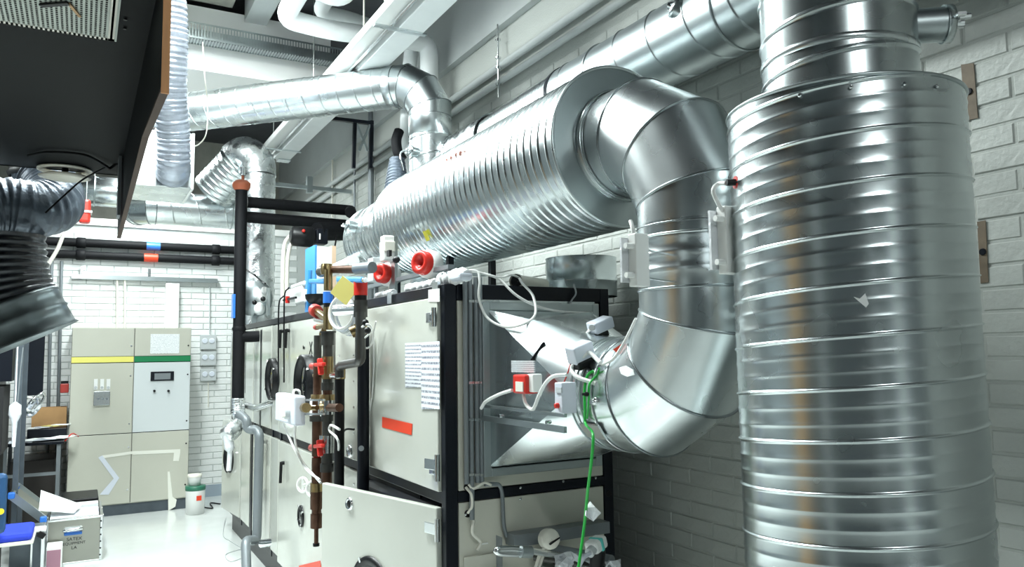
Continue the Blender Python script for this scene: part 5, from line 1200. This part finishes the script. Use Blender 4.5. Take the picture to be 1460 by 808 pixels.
b = MB(); pts = [U(860+i*5, 798+j*8+random.uniform(-2, 2), Y=2.6+random.uniform(-.02, .02)) for i in range(6) for j in range(5)]
b.add(pts, [(i*5+j, i*5+j+1, (i+1)*5+j+1, (i+1)*5+j) for i in range(5) for j in range(4)]); b.build('film', PLAST, t)
for k, (u0, u1, r, lab) in enumerate(((762, 880, .02, 'lower dark pipe behind the crumpled film'), (790, 872, .03, 'upper dark pipe behind the crumpled film'))):
    MB().cyl(U(u0, 792-k*6, Y=2.85), U(u1, 812-k*10, Y=2.6), r, n=14).build('dark_pipe', GPIPE if k else STEEL, label=lab, cat='pipe')
MB().box(tuple(U(708, 830, Y=2.93)), tuple(U(716, 766, Y=2.88))).build('grey_upright', GPIPE, label='grey upright strip low on the unit front', cat='strip')
MB().box((F(720, 762).x, 2.87, F(720, 775).z), (2.08, 2.945, F(720, 758).z)).build('lower_flange', GPIPE, label='dark horizontal flange low on the unit front', cat='flange')
MB().box((F(755, 800).x, 2.75, .7), (F(800, 800).x, 2.9, F(760, 797).z)).build('grey_green_box', nmat('grey_green_metal', (.22, .27, .24), .5), label='grey green sheet box at the unit foot', cat='box', bevel=.005)
MB().box(tuple(F(662, 840, .008)), tuple(F(714, 786, .0))).build('lower_cover_plate', CREAMD, label='cream cover plate at bottom of the unit front', cat='cover', bevel=.002)
a, b = F(682, 777, .002), F(696, 773, .004); MB().box(tuple(a), tuple(b)).build('tiny_label', WHT, label='tiny white label above the cream cover plate', cat='label')
q = on_ld(440, 804); MB().prism([U(426, 806, X=1.25), U(456, 799, X=1.22), U(458, 812, X=1.22), U(426, 815, X=1.25)], (.003, 0, 0)).build('red_tape', ORNG, label='red tape strip at the foot of lower door', cat='tape')

# ================================================================ left corner: workbench, boxes, chair
YT = 9.0
tz = U(95, 628, Y=YT).z
t = thing('workbench', 'dark narrow workbench with steel legs beside the left cabinet', 'table', (-.35, YT, 0))
MB().box((-.66, YT-.0, tz-.03), (-.125, YT+.75, tz)).build('table_top', BLK, t, bevel=.004)
for x in (-.62, -.17):
    for y in (YT+.04, YT+.7): MB().bar((x, y, 0), (x, y, tz-.03), .035, .035).build('leg', GPIPE, t)
MB().bar((-.62, YT+.04, .55), (-.17, YT+.04, .55), .03, .03).build('cross_rail', GPIPE, t)
sh = MB(); 
t = thing('paper_heap', 'loose papers lying on the dark workbench', 'paper', (-.4, YT+.2, tz))
for k in range(6):
    c = V(-.5+.07*k, YT+.14+.03*(k % 3), tz+.003+.004*k); MB().cbox(c, (.2, .2, .002), Matrix.Rotation(.5*k, 3, 'Z') @ Matrix.Rotation(.04*(-1)**k, 3, 'X')).build('sheet', PAPER if k % 3 else LGRY, t)
t = thing('black_tray_stack', 'black tray stacked with papers on the workbench', 'tray', (-.33, YT+.45, tz)); MB().box((-.46, YT+.35, tz), (-.11, YT+.65, tz+.1)).build('tray', BLK, t, bevel=.004); 
for k in range(4): MB().cbox(V(-.4+.08*k, YT+.45, tz+.106+.008*k), (.12, .16, .006), Matrix.Rotation(.4*k, 3, 'Z')).build('paper', [PAPER, LGRY, YELL, PAPER][k], t)
t = thing('cardboard_box', 'open brown cardboard box behind the black tray', 'box', (-.28, YT+.7, tz)); 
MB().box((-.44, YT+.66, tz), (-.12, YT+.67, tz+.30)).build('front_flap', CARD, t); MB().box((-.44, YT+.82, tz), (-.12, YT+.83, tz+.30)).build('rear_wall', CARD, t); MB().box((-.44, YT+.67, tz), (-.43, YT+.82, tz+.28)).build('side_wall', CARD, t); MB().box((-.13, YT+.67, tz), (-.12, YT+.82, tz+.3)).build('side_wall', CARD, t)
t = thing('green_bottle', 'green bottle with white cap on the workbench', 'bottle', (-.53, YT+.25, tz)); MB().lathe((-.52, YT+.28, tz+.004), (0, 0, 1), [(.001, 0), (.04, 0), (.04, .17), (.02, .2)], 20).build('bottle', GREEN, t); MB().lathe((-.52, YT+.28, tz+.2), (0, 0, 1), [(.035, -.03), (.02, .04), (.012, .08), (.001, .081)], 16).build('cap', WHT, t)
MB().box((-.59, 9.3, 0), (-.2, 9.95, .66)).build('low_shade_blocker', nmat('shade_dark_brown', (.02, .016, .014), .5), label='low dark cupboard added for shade under the workbench', cat='blocker', bevel=.005)  # added dark box, stands in for shade on the brick wall
MB().box((-1.3, 9.2, 0), (-.70, 9.95, 2.3)).build('tall_shade_blocker', nmat('shade_charcoal', (.018, .017, .016), .5), label='tall dark cupboard added for shade at left end of workbench', cat='blocker', bevel=.005)  # added box, mostly out of view, keeps light off the corner
t = thing('dark_rack', 'dark tall equipment rack at the left edge under the black hose', 'rack', (-.72, 7.9, 0))
for x, y in ((-.78, 7.6), (-.44, 7.6), (-.44, 8.3)): MB().bar((x, y, 0), (x, y, 2.05), .04, .04).build('upright', PLINTH, t)
MB().box((-.9, 7.65, 1.5), (-.5, 8.3, 1.95)).build('dark_unit', BLK, t, bevel=.004); MB().box((-.9, 7.65, .9), (-.55, 8.3, 1.46)).build('dark_unit', DARK, t, bevel=.004); MB().box((-.9, 7.6, .4), (-.58, 8.3, .86)).build('dark_unit', BLACKP, t, bevel=.004)
MB().box((-.48, 8.35, 1.35), (-.30, 8.4, 2.0)).build('side_plate', BLK, t)
for i, (u0, u1, lab) in enumerate(((24, 20, 'left thin grey cord below the metal hose mouth'), (33, 25, 'right thin grey cord below the metal hose mouth'))):
    cable('hanging_string', [U(u0, 495, Y=7.2), U((u0+u1)/2, 530, Y=7.2), U(u1, 575, Y=7.2)], .005, GPIPE, label=lab, cat='cord')
t = thing('cable_tangle', 'tangle of white and grey cables hanging above the workbench', 'cable', U(48, 590, Y=8.4)); random.seed(3)
for k in range(7):
    cx_, cy_ = 46+random.uniform(-8, 8), 575+random.uniform(-10, 10); r1 = random.uniform(6, 13)
    pts = [U(cx_+r1*math.cos(a+k), cy_+r1*1.1*math.sin(a+k*.7), Y=8.4+random.uniform(-.08, .08)) for a in [i*.9 for i in range(8)]]
    MB().tube(bez(pts, 6), .012, 6).build('loop', [WHT, LGRY, GRYP, CHROME][k % 4], t)
MB().lathe(U(22, 572, Y=7.2), (0, 0, -1), [(.004, -2.2), (.004, 0), (.04, .03), (.045, .1), (.02, .16), (.012, .35)], 12).build('wrapped_plug', PLAST, label='film wrapped plug hanging at the left edge', cat='plug')
cable('red_lead', [V(-.12, YT+.1, tz-.01), U(103, 618, Y=9.2), U(112, 622, Y=9.35)], .006, RED, label='short red cord at the corner of the workbench', cat='cord')
# aluminium case
bx0, bx1, by0, by1, bh = -.205, .19, 7.47, 8.2, .37
t = thing('aluminium_case', 'open ribbed aluminium case with blue handle on the floor', 'case', ((bx0+bx1)/2, by0, 0))
ALU = nmat('brushed_aluminium', (.42, .42, .375), .38, 1., var=.08, vscale=4)
MB().box((bx0, by0, .0), (bx1, by0+.006, bh)).build('front_side', ALU, t); MB().box((bx0, by1-.006, 0), (bx1, by1, bh)).build('rear_side', ALU, t)
MB().box((bx0, by0, 0), (bx0+.006, by1, bh)).build('left_side', ALU, t); MB().box((bx1-.006, by0, 0), (bx1, by1, bh)).build('right_side', ALU, t); MB().box((bx0, by0, 0), (bx1, by1, .01)).build('bottom', ALU, t)
for z in (.008, bh-.006):
    for a, b in (((bx0, by0, z), (bx1, by0, z)), ((bx1, by0, z), (bx1, by1, z)), ((bx0, by0, z), (bx0, by1, z))): MB().bar(a, b, .022, .018).build('edge_profile', CHROME, t, bevel=.004)
for x in (bx0, bx1-.0): MB().bar((x, by0, 0), (x, by0, bh), .022, .022).build('corner_profile', CHROME, t, bevel=.004)
for k in range(6): MB().cyl((bx1-.004, by0-.012, .05+k*.055), (bx1-.004, by0-.008, .05+k*.055), .007, n=6).build('rivet', BLACKP, t)
MB().tube(bez([(bx0+.13, by0-.005, .27), (bx0+.135, by0-.035, .28), (bx0+.24, by0-.035, .285), (bx0+.25, by0-.005, .275)], 5), .014, 8).build('handle', CHROME, t)
MB().box((bx0+.125, by0-.02, .235), (bx0+.255, by0-.002, .26)).build('blue_grip', BLUE, t, bevel=.006)
MB().box((bx0+.13, by0-.006, .25), (bx0+.25, by0-.001, .3)).build('handle_plate', GRYP, t)
for k, (tx, sz) in enumerate((('SATEX', .038), ('EQUIPMENT', .03), ('LA', .036))): text('handwriting', tx, sz, (bx0+.2, by0-.003, (.2-k*.035)), R_FRONT, BLK, t)
for k in range(5):
    MB().box((bx0+.02, by0+.05+k*.1, bh-.05+.006*k), (bx1-.02, by0+.16+k*.1, bh+.004+.008*k)).build('paper_stack', [PAPER, LGRY, PAPER, GRYP, PAPER][k], t)
for y in (by0+.15, by0+.5): MB().box((bx1, y, .26), (bx1+.02, y+.07, .35)).build('latch', CHROME, t, bevel=.004)
# lid leaning open to the left
p = V(bx0-.01, by0, bh); e = V(-.32, .0, .30).normalized(); lw_ = .33; nl = V(.30, 0, .32).normalized()
MB().prism([p, p+V(0, .55, 0), p+V(0, .55, 0)+e*lw_, p+e*lw_], -nl*.01).build('lid_panel', ALU, t)
for a, b in ((p, p+e*lw_), (p+e*lw_, p+e*lw_+V(0, .55, 0)), (p+V(0, .55, 0), p+V(0, .55, 0)+e*lw_)): MB().bar(a, b, .02, .06, nl).build('lid_frame', GD, t)
for y in (0, .5): q = p+e*lw_+V(0, y, 0); MB().cbox(q, (.05, .06, .05)).build('blue_corner', BLUE, t, bevel=.01)
q = p+e*.02; MB().cbox(q, (.05, .06, .05)).build('blue_corner', BLUE, t, bevel=.01)
MB().prism([p+e*.1+V(.02, .1, 0), p+V(.2, .1, .02), p+V(.26, .3, .05), p+e*.15+V(.06, .3, .1)], (0, 0, .004)).build('loose_sheet', PAPER, t)
t = thing('dark_folder', 'dark grey folder lying on the far edge of the aluminium case', 'folder', (bx1-.1, by1, bh)); MB().prism([U(92, 730, Y=8.3), U(140, 723, Y=8.3), U(143, 718, Y=8.75), U(100, 722, Y=8.75)], (0, 0, -.02)).build('cover', PLINTH, t)
MB().box((-.12, 8.25, 0), (.18, 8.75, .40)).build('black_crate', BLACKP, label='black crate standing behind the aluminium case', cat='crate', bevel=.01)
# blue chair
t = thing('blue_chair', 'office chair with bright blue seat at the left edge', 'chair', (-.45, 6.5, 0)); 
MB().cbox(V(-.48, 6.62, .46), (.44, .42, .06)).build('seat', BLUEC, t, bevel=.025); MB().cbox(V(-.48, 6.62, .42), (.46, .44, .025)).build('seat_pan', IVO, t, bevel=.01)
MB().cbox(V(-.56, 6.3, .72), (.30, .06, .40)).build('backrest', BLUED, t, bevel=.03)
MB().bar((-.56, 6.33, .42), (-.56, 6.33, .6), .05, .02).build('back_support', BLACKP, t); MB().cyl((-.48, 6.62, .1), (-.48, 6.62, .41), .03, n=14).build('column', BLACKP, t)
for k in range(5): a = k*1.257+.3; MB().bar((-.48, 6.62, .1), (-.48+.28*math.cos(a), 6.62+.28*math.sin(a), .06), .045, .03).build('leg', BLACKP, t, bevel=.006); MB().sphere((-.48+.28*math.cos(a), 6.62+.28*math.sin(a), .03), .03).build('castor', BLACKP, t)
MB().cyl(U(1, 729, Y=6.26), U(1, 729, Y=6.24), .02, n=14).build('yellow_button', nmat('yellow_plastic', (.85, .62, .02), .5), t)
t = thing('grey_drawer_unit', 'low dark drawer unit with bright rails between chair and case', 'cabinet', (-.25, 6.95, 0))
MB().box((-.42, 6.9, .0), (-.21, 7.25, .40)).build('body', PLINTH, t, bevel=.004); MB().bar((-.21, 6.89, 0), (-.21, 6.89, .42), .02, .02).build('rail', CHROME, t); MB().bar((-.28, 6.89, 0), (-.28, 6.89, .38), .012, .012).build('rail', CHROME, t)
MB().cbox(V(-.25, 6.92, .41), (.12, .1, .03)).build('corner_cap', WHT, t, bevel=.008); MB().cbox(V(-.22, 6.87, .375), (.05, .03, .04), Matrix.Rotation(.6, 3, 'Y')).build('black_clip', BLACKP, t)
t = thing('pink_foam_block', 'dusty pink foam block in a white sleeve in front of the case', 'box', (-.14, 7.25, 0)); MB().box((-.195, 7.2, 0), (-.085, 7.42, .205)).build('sleeve', WHT, t, bevel=.006); MB().box((-.19, 7.192, .0), (-.095, 7.2, .185)).build('foam', PINK, t)
